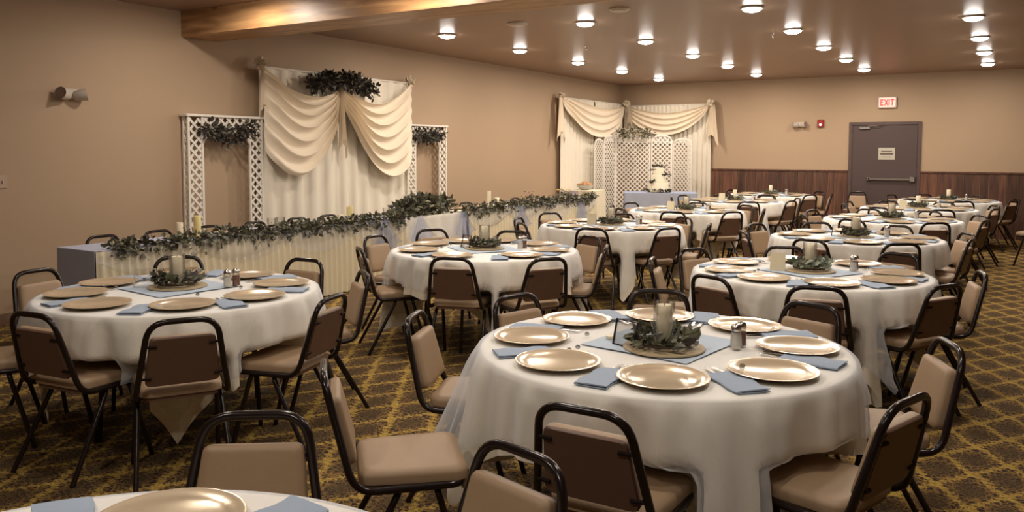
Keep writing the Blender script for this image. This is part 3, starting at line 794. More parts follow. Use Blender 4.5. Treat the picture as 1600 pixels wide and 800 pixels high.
round_table('T3', -3.77, 5.66, 'the second left-row table', -56, [-178, -131, -83, -25, 17, 64, 110, 147],
            [(-178, 1.18, 0), (147, 1.32, 0), (109, 1.08, 0), (63, 1.11, 0), (22, 1.02, 0), (-31, 1.08, 0), (-71, .96, 0), (-128, 1.05, 0)], 4, 3, 'sign', tulle=.06)
round_table('T4', -1.18, 5.81, 'the second right-row table', -47, [168, -147, -108, -65, -21, 18, 66, 116],
            [(-115, .98, 0), (-76, .98, 0), (-29, .99, 0), (13, 1.05, 0), (66, 1.11, 0), (112, 1.06, 0), (156, 1.08, 0), (-165, 1.08, 0)], 5, 3, 'card', tulle=.12)
round_table('T5', -3.82, 8.28, 'the third left-row table', -57, [-165, -118, -75, -30, 15, 60, 105, 150],
            [(151, 1.30, 0), (-168, 1.10, 0), (-130, 1.06, 0), (-77, .95, 0), (-29, .99, 0), (12, 1.08, 0), (60, 1.05, 0), (108, 1.1, 0)], 6, 2, 'card')
round_table('T6', -1.29, 8.41, 'the third right-row table', -40, [-165, -118, -75, -30, 15, 60, 105, 150],
            [(-104, .97, 0), (-59, .97, 0), (-8, 1.0, 0), (28, 1.05, 0), (76, 1.05, 0), (120, 1.10, 0), (160, 1.13, 0), (-150, 1.08, 0)], 7, 1, 'sign')
round_table('T7', -3.90, 10.95, 'the fourth left-row table', -30, [-165, -118, -75, -30, 15, 60, 105, 150],
            [(-126, 1.05, 0), (-80, 1.0, 0), (-35, 1.02, 0), (10, 1.05, 0), (55, 1.05, 0), (100, 1.05, 0), (158, 1.1, 0), (-165, 1.05, 0)], 8, 1, 'card')
round_table('T8', -1.27, 10.93, 'the fourth right-row table', -50, [-165, -118, -75, -30, 15, 60, 105, 150],
            [(-108, 1.0, 0), (-58, 1.05, 0), (-15, 1.05, 0), (33, 1.10, 0), (72, 1.1, 0), (112, 1.1, 0), (160, 1.08, 0), (-155, 1.05, 0)], 9, 1, None)
round_table('T9', -1.19, 13.28, 'the fifth right-row table', -60, [-165, -118, -75, -30, 15, 60, 105, 150],
            [(-115, 1.0, 0), (-68, 1.02, 0), (-20, 1.05, 0), (27, 1.08, 0), (75, 1.05, 0), (120, 1.05, 0), (165, 1.05, 0), (-155, 1.05, 0)], 10, 0, 'card')
round_table('T10', -.95, 15.75, 'the last right-row table', -45, [-165, -118, -75, -30, 15, 60, 105, 150],
            [(-120, 1.0, 0), (-75, 1.02, 0), (-25, 1.05, 0), (18, 1.05, 0), (65, 1.0, 0), (118, 1.0, 0), (155, 1.05, 0)], 11, 0, None)
round_table('T11', -3.98, 13.55, 'the fifth left-row table', -40, [-165, -118, -75, -30, 15, 60, 105, 150],
            [(-110, 1.05, 0), (-62, 1.05, 0), (-18, 1.05, 0), (30, 1.05, 0), (75, 1.05, 0), (120, 1.05, 0), (165, 1.05, 0), (-155, 1.05, 0)], 12, 0, 'card')
round_table('T12', -3.97, 15.85, 'the last left-row table', -50, [-165, -118, -75, -30, 15, 60, 105, 150],
            [(-125, 1.05, 0), (-80, 1.0, 0), (-35, 1.05, 0), (8, 1.1, 0), (48, 1.1, 0), (100, 1.0, 0), (150, 1.05, 0)], 13, 0, None)
for i, (x, y, a, lb) in enumerate(((.30, 13.5, 160, 'tan vinyl chair in the dim far right, nearest the wood paneling'), (.72, 14.4, 185, 'tan vinyl chair in the dim far right, one in front of another'),
                                   (-2.55, 16.75, -80, 'empty chair pushed against the paneling left of the dark door'))):
    chair(x, y, math.radians(a) - PI / 2, lb, 'spare chairs by the walls')

# ------------------------------------------------------------------ head table along the left wall
XF, XB = -6.37, -6.90
def skirt(y0_, y1_, x, z1, seed, amp=.014, per=.085):
    rnd = random.Random(seed); n = int((y1_ - y0_) / .012) + 1; mb = MB(); ph = [rnd.uniform(-.6, .6) for _ in range(200)]
    rows = [z1, z1 - .05, z1 - .25, z1 - .5, .015]
    def P(i, j):
        y = y0_ + (y1_ - y0_) * i / (n - 1); k = y / per * 2 * PI
        a = amp * (.25 + .75 * min(1, j / 2)) * (1 + .15 * j)
        return (x + .006 + a * (1 + math.sin(k + 1.2 * math.sin(y * 3.1) + .8 * math.sin(y * 7.7))), y, rows[j])
    mb.grid(P, n, len(rows)); return mb
def head_segment(y0_, y1_, label, endblue, grp='head table sections'):
    c = (y0_ + y1_) / 2
    t = thing('head_table', label, 'table', ((XF + XB) / 2, c, 0), 0, grp)
    hx = (XF - XB) / 2; hy = (y1_ - y0_) / 2
    mb = MB(); mb.bbox(-hx, hx, -hy, hy, .735, .757, .004); mb.build('tabletop', MATS['plywood_top'], t, smooth=False)
    for sy in (-1, 1):
        for sx in (-1, 1):
            mb = MB(); mb.tube([(sx * (hx - .06), sy * (hy - .12), .736), (sx * (hx - .04), sy * (hy - .1), 0)], .013, 6); mb.build('leg', tube_m, t)
    return t
segs = [(3.83, 7.80, 'first long head table section by the left wall, nearest the camera', 'first'), (9.12, 13.10, 'second long head table section by the left wall, toward the corner', 'second')]
for k, (a, b_, lb, nm) in enumerate(segs):
    head_segment(a, b_, lb, k == 0)
    # blue cloth over the top and ends
    mb = MB(); e = .012
    mb.bbox(XB - e, XF + e, a - e, b_ + e, .758, .764, .002)
    mb.box(XB - e, XF + e - .004, a - e - .004, a - e, .03, .761); mb.box(XB - e - .004, XB - e, a - e, b_ + e, .45, .761); mb.box(XB - e, XF + e - .004, b_ + e, b_ + e + .004, .03, .761)
    o = mb.build('head_tablecloth', blue2_m if k == 0 else cloth_m, smooth=False); tag(o, ('slate blue' if k == 0 else 'cream') + ' cloth covering the %s head table section' % nm, 'tablecloth', 'head table cloths')
    sk = skirt(a - .01, b_ + .01, XF + .012, .757, k + 3).build('table_skirt', ivory_m, angle=80); tag(sk, 'pleated ivory skirt along the front of the %s head table section' % nm, 'table skirt', 'head table skirts')
    # tulle swags over the front edge
    n = 150; m_ = MB(); ns = 4
    def P(i, j, a=a, b_=b_):
        y = a + (b_ - a) * i / (n - 1); u = (y - a) / (b_ - a) * ns; f = abs(math.sin(PI * u)) ** .7
        top = .775; dep = .10 + .16 * f
        s_ = j / 7
        return (XF + .052 + .030 * math.sin(s_ * 9 + u * 2) * s_ + .02 * s_ + (-.045 if j == 0 else 0), y + .05 * math.sin(6 * s_) * (1 - f), top - dep * s_)
    m_.grid(P, n, 8); o = m_.build('tulle_swag', tulleb_m, angle=80); tag(o, 'sheer pale blue tulle swagged along the %s head table section' % nm, 'tulle', 'head table tulle swags')
# garlands on the table front edge
def gpath(a, b_, n, seed, sag=.03):
    rnd = random.Random(seed)
    return [(XF + .02 + rnd.uniform(-.03, .03), a + (b_ - a) * i / (n - 1), .785 + rnd.uniform(-.01, .015)) for i in range(n)]
g1 = garland('leaf_garland', 'long eucalyptus garland along the front edge of first head table section', gpath(3.95, 7.75, 40, 1), 1700, .062, .056, .038, 11, 'head table garlands', .0, .11)
g2 = garland('leaf_garland', 'long eucalyptus garland along the front edge of second head table section', gpath(9.05, 13.05, 40, 2), 1600, .060, .055, .038, 12, 'head table garlands', .0, .11)
# sweetheart table in the middle
cyc = 8.46
t = thing('sweetheart_table', 'short centre table between the two long head table sections', 'table', (-6.68, cyc, 0))
mb = MB(); mb.bbox(-.26, .26, -.60, .60, .72, .742, .004); mb.build('tabletop', MATS['plywood_top'], t, smooth=False)
for sy in (-1, 1):
    for sx in (-1, 1):
        mb = MB(); mb.tube([(sx * .2, sy * .5, .72), (sx * .22, sy * .52, 0)], .013, 6); mb.build('leg', tube_m, t)
mb = MB()
def sq(i, j):
    # rounded-square drape, perimeter param i, height j
    n = 120; tt = i / n * 4; s = int(tt) % 4; f = tt - int(tt); hx, hy = .275, .615
    P_ = [(hx, -hy), (hx, hy), (-hx, hy), (-hx, -hy)]; a = P_[s]; b2 = P_[(s + 1) % 4]
    x = a[0] + (b2[0] - a[0]) * f; y = a[1] + (b2[1] - a[1]) * f
    if j == 0: return (x * .2, y * .2, .7475)
    if j == 1: return (x * .97, y * .985, .7475)
    q = (j - 2) / 6; cor = abs(f - .5) * 2
    o_ = (.012 * q * (1 + math.sin(i * .9)) + .05 * q * cor ** 6) * (0 if s in (1, 3) else 1)
    return (x + (o_ if x > 0 else -o_), y, .744 - q * (.70))
mb.grid(sq, 120, 9, closed=True); mb.f.append(tuple(range(120))[::-1])
o = mb.build('sweetheart_tablecloth', cloth_m, angle=60); o.location = (-6.68, cyc, 0); tag(o, 'plain cream cloth with tulle covering the short centre table', 'tablecloth')
mb = MB()
mb.grid(lambda i, j: (-6.365 + .02 * math.sin(i * .7) * j / 6 + .012 * j / 6, cyc - .60 + 1.2 * i / 40, .757 - (.18 + .22 * abs(math.sin(i / 40 * PI * 2 + .6))) * j / 6), 41, 7)
o = mb.build('tulle_swag', tulle_m, angle=80); tag(o, 'white tulle swag on the front of the short centre table', 'tulle', 'head table tulle swags')
# big greenery pile with white roses
g = garland('greenery_arrangement', 'low mound of eucalyptus with white roses on the short centre table', [(-6.60 + random.uniform(-.08, .08), cyc - .5 + 1.0 * i / 16, .80 + .05 * math.sin(i / 16 * PI)) for i in range(17)], 900, .14, .085, .055, 21, None, .8, 0, None, 'flowers')
rb = MB(); rnd = random.Random(4)
gc = g.location
for i in range(9): blossom(rb, Vector((-6.52 + rnd.uniform(-.10, .08), cyc - .4 + .1 * i, .88 + rnd.uniform(-.05, .07))) - gc, .045, rnd)
stuff(rb.build('roses', rose_m, g, smooth=False))
for y, ln_, lb in ((7.35, .42, 'blue tulle gather hanging near the far end of the first head table section'), (8.02, .40, 'blue tulle gather at the left corner of the short centre table'), (8.95, .40, 'blue tulle gather at the right corner of the short centre table'),
                (10.45, .45, 'blue tulle gather hanging mid-way along the second head table section'), (12.45, .50, 'blue tulle gather hanging near the far end of the second head table section')):
    mb = MB()
    def P(i, j, ln_=ln_):
        t_ = i / 20 - .5; q = j / 10
        return (.055 + .03 * q + .016 * math.sin(t_ * 26 + 1) * (.3 + q), t_ * (.10 + .42 * q), -ln_ * q * (1 - .35 * abs(t_) * 2 * q))
    mb.grid(P, 21, 11); o = mb.build('tulle_gather', gather_m, angle=80); tag(o, lb, 'tulle', 'blue tulle gathers on the head table'); o.location = (XF + .01, y, .775)
# chairs behind the head table
hc = [4.28, 4.85, 5.42, 6.02, 6.62, 7.12, 7.70, 8.38, 9.45, 9.98, 10.85, 11.42, 12.08]
on = ['first', 'second', 'third', 'fourth', 'fifth', 'sixth', 'seventh', 'eighth', 'ninth', 'tenth', 'eleventh', 'twelfth', 'thirteenth']
for i, y in enumerate(hc):
    rz = -PI / 2 + random.uniform(-.06, .06) + (.75 if i == 6 else 0)
    chair(-6.72 if i != 6 else -6.80, y, rz, 'tan chair tucked behind the head table, %s counted from the near end' % on[i], 'chairs behind the head table')
for i, y in enumerate([4.28, 4.85, 5.42, 6.02, 6.62, 7.12, 9.45, 9.98, 10.85, 11.42, 12.08]):
    o = link('charger_plate', charger_me); tag(o, 'gold charger on the head table, %s counted from the near end' % on[i], 'plate', 'gold charger plates'); place(o, (-6.66, y, .7642), y)
def htz(x, y): return (x, y, .7642)
YM = MB(); YM.lathe([(.036, 0), (.037, .003), (.037, .160), (.034, .164), (.030, .160), (.004, .156)], 20); ycm = YM.mesh('wax', yellow_m)
for (x, y, s_, m_, lb) in ((-6.60, 4.98, (.9, .9, 1.25), ycm, 'tall yellow candle on the head table near its left end'), (-6.70, 4.86, (.95, .95, .85), None, 'short cream candle beside the tall yellow one at the near end'),
                           (-6.52, 6.98, (1, 1, 1.1), ycm, 'tall yellow candle on the head table before the draped backdrop'), (-6.50, 6.80, (1.1, 1.1, .62), None, 'short cream candle beside the yellow one before the draped backdrop'),
                           (-6.52, 9.90, (.95, .95, 1.45), None, 'tall cream candle on the second head table section'), (-6.54, 10.15, (1.1, 1.1, .8), None, 'short cream candle on the second head table section')):
    candle(htz(x, y), lb, 'head table candles', m_, s_)
GM = MB(); GM.lathe([(.0, 0), (.034, 0), (.037, .01), (.043, .11), (.041, .11), (.035, .012), (.0, .01)], 18, cap0=False, cap1=False); gl_me = GM.mesh('drinking_glass', glass_m)
for y, lb in ((5.80, 'clear glass on the head table below the left lattice arch'), (5.92, 'second clear glass beside the first below the left lattice arch'), (7.60, 'clear glass at the far end of the first head table section')):
    o = link('drinking_glass', gl_me); tag(o, lb, 'glass', 'glasses on the head table'); place(o, htz(-6.50, y)); o.scale = (1.1, 1.1, 1.2)
def posy(loc, label, mats_, n, seed, h=.12, sp=.07):
    p = thing('flower_posy', label, 'flowers', loc); rnd = random.Random(seed)
    mb = MB(); mb.lathe([(.03, 0), (.038, .02), (.034, .06), (.028, .07)], 12); mb.build('vase', glass_m, p)
    for m_ in mats_:
        mb = MB()
        for i in range(n): blossom(mb, (rnd.gauss(0, sp), rnd.gauss(0, sp), h + rnd.uniform(-.03, .05)), rnd.uniform(.03, .045), rnd, 7)
        stuff(mb.build('blooms', m_, p, smooth=False))
    mb = MB()
    for i in range(40): leaf_into(mb, (rnd.gauss(0, sp * .8), rnd.gauss(0, sp * .8), h - .05), (rnd.uniform(-1, 1), rnd.uniform(-1, 1), rnd.uniform(-.2, 1)), .05, .025, rnd)
    stuff(mb.build('leaves', leaf_ms[0], p, smooth=False)); return p
posy(htz(-6.62, 11.25), 'pale pink flowers standing behind the second head table garland', [pink_m], 6, 5, .13, .05)
posy(htz(-6.60, 12.35), 'cream, yellow and purple flowers near the end of the head table', [rose_m, yellow_m, purple_m], 6, 6, .12, .06)
mb = MB(); mb.bbox(-.09, .09, -.12, .12, 0, .13, .006); o = mb.build('gift_box', slate_m, smooth=False); tag(o, 'grey box on the head table beside the yellow and purple flowers', 'box'); place(o, htz(-6.66, 12.75), .1)
# side table with bowl
t = thing('side_table', 'square ivory covered side table in front of the lattice screen', 'table', (-7.27, 14.42, 0))
mb = MB(); mb.bbox(-.32, .32, -.34, .34, .80, .82, .004); mb.build('tabletop', MATS['plywood_top'], t, smooth=False)
for sy in (-1, 1):
    for sx in (-1, 1):
        mb = MB(); mb.tube([(sx * .27, sy * .29, .80), (sx * .27, sy * .29, 0)], .013, 6); mb.build('leg', tube_m, t)
mb = MB()
def sq2(i, j):
    n = 96; tt = i / n * 4; s = int(tt) % 4; f = tt - int(tt); h1, h2 = .33, .35
    P_ = [(h1, -h2), (h1, h2), (-h1, h2), (-h1, -h2)]; a = P_[s]; b2 = P_[(s + 1) % 4]
    x = a[0] + (b2[0] - a[0]) * f; y = a[1] + (b2[1] - a[1]) * f
    if j == 0: return (x * .2, y * .2, .825)
    if j == 1: return (x * .98, y * .98, .825)
    q = (j - 2) / 5; e = 1 + .05 * q + .012 * q * math.sin(i * 1.3)
    return (x * e, y * e, .822 - q * .80)
mb.grid(sq2, 96, 8, closed=True); mb.f.append(tuple(range(96))[::-1])
o = mb.build('side_tablecloth', ivory_m, angle=60); o.location = (-7.27, 14.42, 0); tag(o, 'ivory cloth to the floor over the side table by the lattice screen', 'tablecloth')
mb = MB(); mb.lathe([(.07, 0), (.08, .005), (.14, .05), (.175, .10), (.17, .10), (.13, .05), (.0, .02)], 26, cap1=False); o = mb.build('serving_bowl', bowl_m); tag(o, 'pale serving bowl filled with rolls on the side table', 'bowl'); place(o, (-7.22, 14.42, .8255))
rnd = random.Random(9)
mb = MB(); mb.lathe([(.01, -.024), (.035, -.016), (.045, 0), (.036, .02), (.015, .030)], 10); roll_me = mb.mesh('bread_roll', bread_m)
for i in range(14):
    a = i * 2.4; rr_ = .035 * math.sqrt(i); o = link('bread_roll', roll_me)
    tag(o, 'golden bread roll heaped in the pale serving bowl', 'bread roll', 'bread rolls in the serving bowl'); place(o, (-7.22 + rr_ * math.cos(a), 14.42 + rr_ * math.sin(a), .8255 + .135 - rr_ * .28 + (.012 if i < 4 else 0)), a)

# ------------------------------------------------------------------ lattice arches
def lattice(mb, inside, x0, x1, z0, z1, step, wdt, th, y=0, xf=None):
    for sgn in (1, -1):
        k = -int((z1 - z0) / step) - 2
        cx0 = x0
        while cx0 + k * step < x1 + (z1 - z0) + step:
            base = cx0 + k * step
            # line: x = base + sgn*(z - z0) for sgn=1 ; base + (z1-z) for -1
            pts = []; N = 160; run = None
            for i in range(N + 1):
                z = z0 + (z1 - z0) * i / N
                x = base + (z - z0) if sgn == 1 else base + (z1 - z)
                ok = x0 <= x <= x1 and inside(x, z)
                if ok and run is None: run = [(x, z), (x, z)]
                if ok: run[1] = (x, z)
                if (not ok or i == N) and run is not None:
                    if abs(run[1][1] - run[0][1]) > .015: pts.append(run)
                    run = None
            for (xa, za), (xb, zb) in pts:
                v = Vector((xb - xa, 0, zb - za)).normalized(); n = Vector((-v.z, 0, v.x)) * wdt / 2
                yo = y + (th * .5 if sgn == 1 else -th * .5)
                P_ = [Vector((xa, 0, za)) + n, Vector((xb, 0, zb)) + n, Vector((xb, 0, zb)) - n, Vector((xa, 0, za)) - n]
                vs = [(p.x, yo - th / 2, p.z) for p in P_] + [(p.x, yo + th / 2, p.z) for p in P_]
                mb.add(vs, [(3, 2, 1, 0), (4, 5, 6, 7), (0, 1, 5, 4), (1, 2, 6, 5), (2, 3, 7, 6), (3, 0, 4, 7)])
            k += 1
def arch(yc, wd, label):
    # local x along wall, -y towards room after rotation
    t = thing('lattice_arch', label, 'arch', (XL + .02, yc, 0), PI / 2, 'white lattice arches')
    hw_ = wd / 2; zt = 1.96; cw = .205
    for s in (-1, 1):
        c0, c1 = (-hw_, -hw_ + cw) if s < 0 else (hw_ - cw, hw_)
        for q in (c0, c1 - .028):
            mb = MB(); mb.bbox(q, q + .028, -.115, -.09, 0, zt, .003); mb.build('upright', white_m, t, smooth=False)
        mb = MB(); mb.bbox(c0 if s < 0 else c1 - .028, (c0 if s < 0 else c1 - .028) + .028, -.04, -.012, 0, zt, .003); mb.build('upright', white_m, t, smooth=False)
        mb = MB(); lattice(mb, lambda x, z: True, c0 + .02, c1 - .02, .02, zt - .02, .105, .026, .007, -.103); stuff(mb.build('lattice', white_m, t, smooth=False))
        # side face lattice (depth)
        m2 = MB(); lattice(m2, lambda x, z: True, .03, .095, .02, zt - .02, .105, .026, .006, 0)
        m2.v = [((c0 + .012 if s < 0 else c1 - .012) + y_, -x_, z_) for x_, y_, z_ in m2.v]; stuff(m2.build('lattice', white_m, t, smooth=False))
    mb = MB(); mb.bbox(-hw_ + cw, hw_ - cw, -.115, -.09, zt - .19, zt - .165, .003); mb.build('rail', white_m, t, smooth=False)
    mb = MB(); mb.bbox(-hw_ - .02, hw_ + .02, -.13, -.004, zt, zt + .028, .004); mb.build('top_board', white_m, t, smooth=False)
    mb = MB(); lattice(mb, lambda x, z: True, -hw_ + cw, hw_ - cw, zt - .17, zt, .105, .026, .007, -.103); stuff(mb.build('lattice', white_m, t, smooth=False))
    for s in (-1, 1):
        mb = MB(); x = s * (hw_ - cw); P_ = [(x, zt - .19), (x - s * .11, zt - .19), (x - s * .05, zt - .22), (x, zt - .30)]
        mb.add([(a, -.112, b2) for a, b2 in P_] + [(a, -.095, b2) for a, b2 in P_], [(0, 1, 2, 3), (7, 6, 5, 4)] + [(i, (i + 1) % 4, 4 + (i + 1) % 4, 4 + i) for i in range(4)]); mb.build('corner_bracket', white_m, t, smooth=False)
arch(6.20, 1.04, 'white lattice arch on the left wall left of the draped backdrop')
arch(9.93, .98, 'white lattice arch on the left wall right of the draped backdrop')
garland('arch_garland', 'dark greenery swag hanging inside the left lattice arch', [(-7.62, 5.84 + i * .05, 1.80 + .04 * math.cos(i / 14 * PI * 2)) for i in range(15)], 420, .085, .06, .035, 31, 'arch garlands', -.1, .08, [leaf_ms[2], leaf_ms[2], leaf_ms[1]])
garland('arch_garland', 'dark greenery swag hanging inside the right lattice arch', [(-7.62, 9.58 + i * .05, 1.83 + .03 * math.cos(i / 13 * PI * 2)) for i in range(14)], 400, .08, .06, .035, 32, 'arch garlands', -.1, .08, [leaf_ms[2], leaf_ms[2], leaf_ms[1]])

# ------------------------------------------------------------------ draped backdrops
def pleats(name, label, L_, z1, seed, m_, loc, rz, per=.16, amp=.022, grp=None, zb=.02):
    """hanging panel: local x along, y out towards the room (-)"""
    n = int(L_ / .014); mb = MB(); rnd = random.Random(seed); a1, a2 = rnd.uniform(0, 6), rnd.uniform(0, 6)
    rows = [z1 + (zb - z1) * q for q in (0, .012, .16, .5, .8, 1)]
    def P(i, j):
        x = L_ * i / (n - 1); ph = x / per * 2 * PI + 1.4 * math.sin(x * 2.1 + a1) + .9 * math.sin(x * 5.3 + a2)
        w_ = math.sin(ph); w_ = math.copysign(abs(w_) ** .7, w_)
        return (x, -amp * (.5 + .1 * j) * w_, rows[j])
    mb.grid(P, n, len(rows))
    o = mb.build(name, m_, angle=80); tag(o, label, 'curtain', grp); place(o, loc, rz); return o
def swag(name, label, A, B, out, top_sag, bot_sag, m_, seed, folds=6, p0=1.0, p1=.4, skew=0.0, depth=.07, grp=None, zdrop=(0, 0)):
    A, B, out = Vector(A), Vector(B), Vector(out); nu, nv = 64, 56; mb = MB(); mid = (A + B) / 2
    def P(i, j):
        t = i / (nu - 1); s = j / (nv - 1)
        p = p0 + (p1 - p0) * s; ts = t ** (1 + skew) if skew >= 0 else 1 - (1 - t) ** (1 - skew)
        sh = max(0, math.sin(PI * ts)) ** p
        sag = top_sag + (bot_sag - top_sag) * s
        base = A.lerp(B, t) - mid
        env = min(1, math.sin(PI * t) * 2.2 + .18)
        f = s * folds + .3 * math.sin(seed + 3 * t)
        o_ = depth * env * (.5 + .5 * math.cos(2 * PI * f)) ** .8 + .03 + .05 * s * env
        z = -sag * sh - (zdrop[0] * (1 - t) ** 1.3 * s ** 1.5 + zdrop[1] * t ** 1.3 * s ** 1.2) + .018 * env * math.sin(2 * PI * f)
        q = base + out * o_; return (q.x, q.y, q.z + z)
    mb.grid(P, nu, nv)
    o = mb.build(name, m_, angle=80); tag(o, label, 'swag', grp); o.location = mid; return o
def jabot(name, label, top, wd, length, along, out, m_, seed, grp=None):
    along, out = Vector(along), Vector(out); mb = MB()
    def P(i, j):
        t = i / 14 - .5; s = j / 12; w_ = wd * (.35 + .65 * s)
        zz = -length * s * (1 - .28 * abs(math.sin((t + .5) * PI * 1.0 + .2)) * s)
        q = along * (t * w_) + out * (.03 + .028 * (1 + math.cos(t * 2 * PI * 3.5)) * (.5 + .5 * s)); return (q.x, q.y, q.z + zz)
    mb.grid(P, 15, 13); o = mb.build(name, m_, angle=80); tag(o, label, 'drapery', grp); o.location = top; return o
def rosette(label, loc, out):
    mb = MB(); rnd = random.Random(int(loc[1] * 10))
    for k in range(26):
        dv = Vector((rnd.gauss(0, 1), rnd.gauss(0, 1), rnd.gauss(0, 1))).normalized(); leaf_into(mb, dv * .01, dv, .085, .07, rnd)
    o = mb.build('fabric_rosette', drape_m, smooth=False); tag(o, label, 'bow', 'fabric bows on the curtain poles'); o.location = loc
WX = XL + .17
rod = MB(); rod.tube([(0, 0, 0), (0, 2.80, .0)], .014, 8); o = rod.build('curtain_pole', white_m); tag(o, 'white pole holding the wide backdrop on the left wall', 'pole', 'curtain poles'); o.location = (XL + .11, 6.70, 2.585)
for i, (a, b_) in enumerate(((6.70, 8.00), (7.99, 9.50))):
    pleats('backdrop_panel', ('left' if i == 0 else 'right') + ' pale pleated panel of the wide backdrop on the left wall', b_ - a, 2.575, 5 + i, drape2_m, (XL + .11, a, 0), PI / 2, .26, .022, 'wide backdrop panels')
swag('fabric_swag', 'left large cream swag draped on the wide backdrop', (WX - .03, 6.70, 2.57), (WX - .03, 7.97, 2.40), (1, 0, 0), .22, .72, drape_m, 1, 6, 1.0, .75, 0, .075, 'large swags', (.96, .16))
swag('fabric_swag', 'right large cream swag draped on the wide backdrop', (WX - .03, 8.02, 2.40), (WX - .03, 9.48, 2.58), (1, 0, 0), .22, .72, drape_m, 4, 6, 1.0, .75, 0, .075, 'large swags', (.16, 1.0))
jabot('fabric_tail', 'narrow cream tail hanging between the two large swags', (WX - .02, 8.01, 2.42), .16, .95, (0, 1, 0), (1, 0, 0), drape_m, 2, 'fabric tails')
jabot('fabric_tail', 'cream tail folded over the left end of the wide backdrop', (WX - .04, 6.70, 2.60), .14, .65, (0, 1, 0), (1, 0, 0), drape_m, 2, 'fabric tails')
rosette('cream fabric bow at the left end of the wide backdrop', (WX - .03, 6.70, 2.62), None)
rosette('cream fabric bow at the right end of the wide backdrop', (WX - .03, 9.50, 2.61), None)
garland('backdrop_garland', 'dark greenery spray across the top middle of the wide backdrop', [(-7.50, 7.32 + i * .075, 2.40 + .12 * math.sin(i / 16 * PI)) for i in range(17)], 800, .10, .07, .045, 41, None, .1, .05, [leaf_ms[2], leaf_ms[2], leaf_ms[1]])
# corner drapery: left wall part and back wall part
for (A_, B_, lb) in (((XL + .09, 14.25, 2.66), (XL + .09, YB - .06, 2.66), 'white pole of the corner drapery on the left wall'), ((XL + .1, YB - .09, 2.62), (-5.63, YB - .09, 2.62), 'white pole of the corner drapery on the back wall')):
    rod = MB(); rod.tube([(0, 0, 0), Vector(B_) - Vector(A_)], .013, 8); o = rod.build('curtain_pole', white_m); tag(o, lb, 'pole', 'curtain poles'); o.location = A_
pleats('corner_curtain', 'pleated white curtain of the corner drapery on the left wall', 1.55, 2.65, 8, drape2_m, (XL + .09, 14.25, 0), PI / 2, .13, .02, 'corner curtains')
pleats('corner_curtain', 'short pleated curtain above the lattice screen on the left wall', 1.46, 2.65, 18, drape2_m, (XL + .09, 15.82, 0), PI / 2, .13, .02, 'corner curtains', 1.80)
pleats('corner_curtain', 'short pleated curtain above the lattice screen on the back wall', 1.5, 2.61, 9, drape2_m, (-7.66, YB - .09, 0), 0, .10, .02, 'corner curtains', 1.78)
pleats('corner_curtain', 'long pleated white curtain at the right end of the corner drapery', .52, 2.61, 10, drape2_m, (-6.15, YB - .09, 0), 0, .10, .02, 'corner curtains')
swag('fabric_swag', 'peach cream swag of the corner drapery on the left wall', (XL + .12, 14.2, 2.66), (XL + .12, 17.2, 2.62), (1, 0, 0), .10, .72, drape_m, 2, 4, 1.0, .55, 0, .06, 'corner swags', (.02, .02))
swag('fabric_swag', 'peach cream swag of the corner drapery on the back wall', (-7.62, YB - .12, 2.62), (-5.66, YB - .12, 2.60), (0, -1, 0), .14, .62, drape_m, 3, 4, 1.0, .6, 0, .06, 'corner swags', (.02, .02))
jabot('fabric_tail', 'peach cream tail at the left end of the corner drapery', (XL + .14, 14.12, 2.64), .34, .92, (0, 1, 0), (1, 0, 0), drape_m, 2, 'fabric tails')
jabot('fabric_tail', 'peach cream tail at the right end of the corner drapery', (-5.58, YB - .12, 2.60), .30, .90, (1, 0, 0), (0, -1, 0), drape_m, 2, 'fabric tails')
jabot('fabric_tail', 'short cream tail in the room corner above the lattice screen', (-7.50, YB - .20, 2.60), .16, .50, (1, 0, 0), (.5, -.8, 0), drape_m, 2, 'fabric tails')
rosette('cream fabric bow at the left end of the corner drapery', (XL + .17, 14.17, 2.68), None)
rosette('cream fabric bow in the room corner', (XL + .24, YB - .22, 2.67), None)
rosette('cream fabric bow at the right end of the corner drapery', (-5.63, YB - .17, 2.64), None)

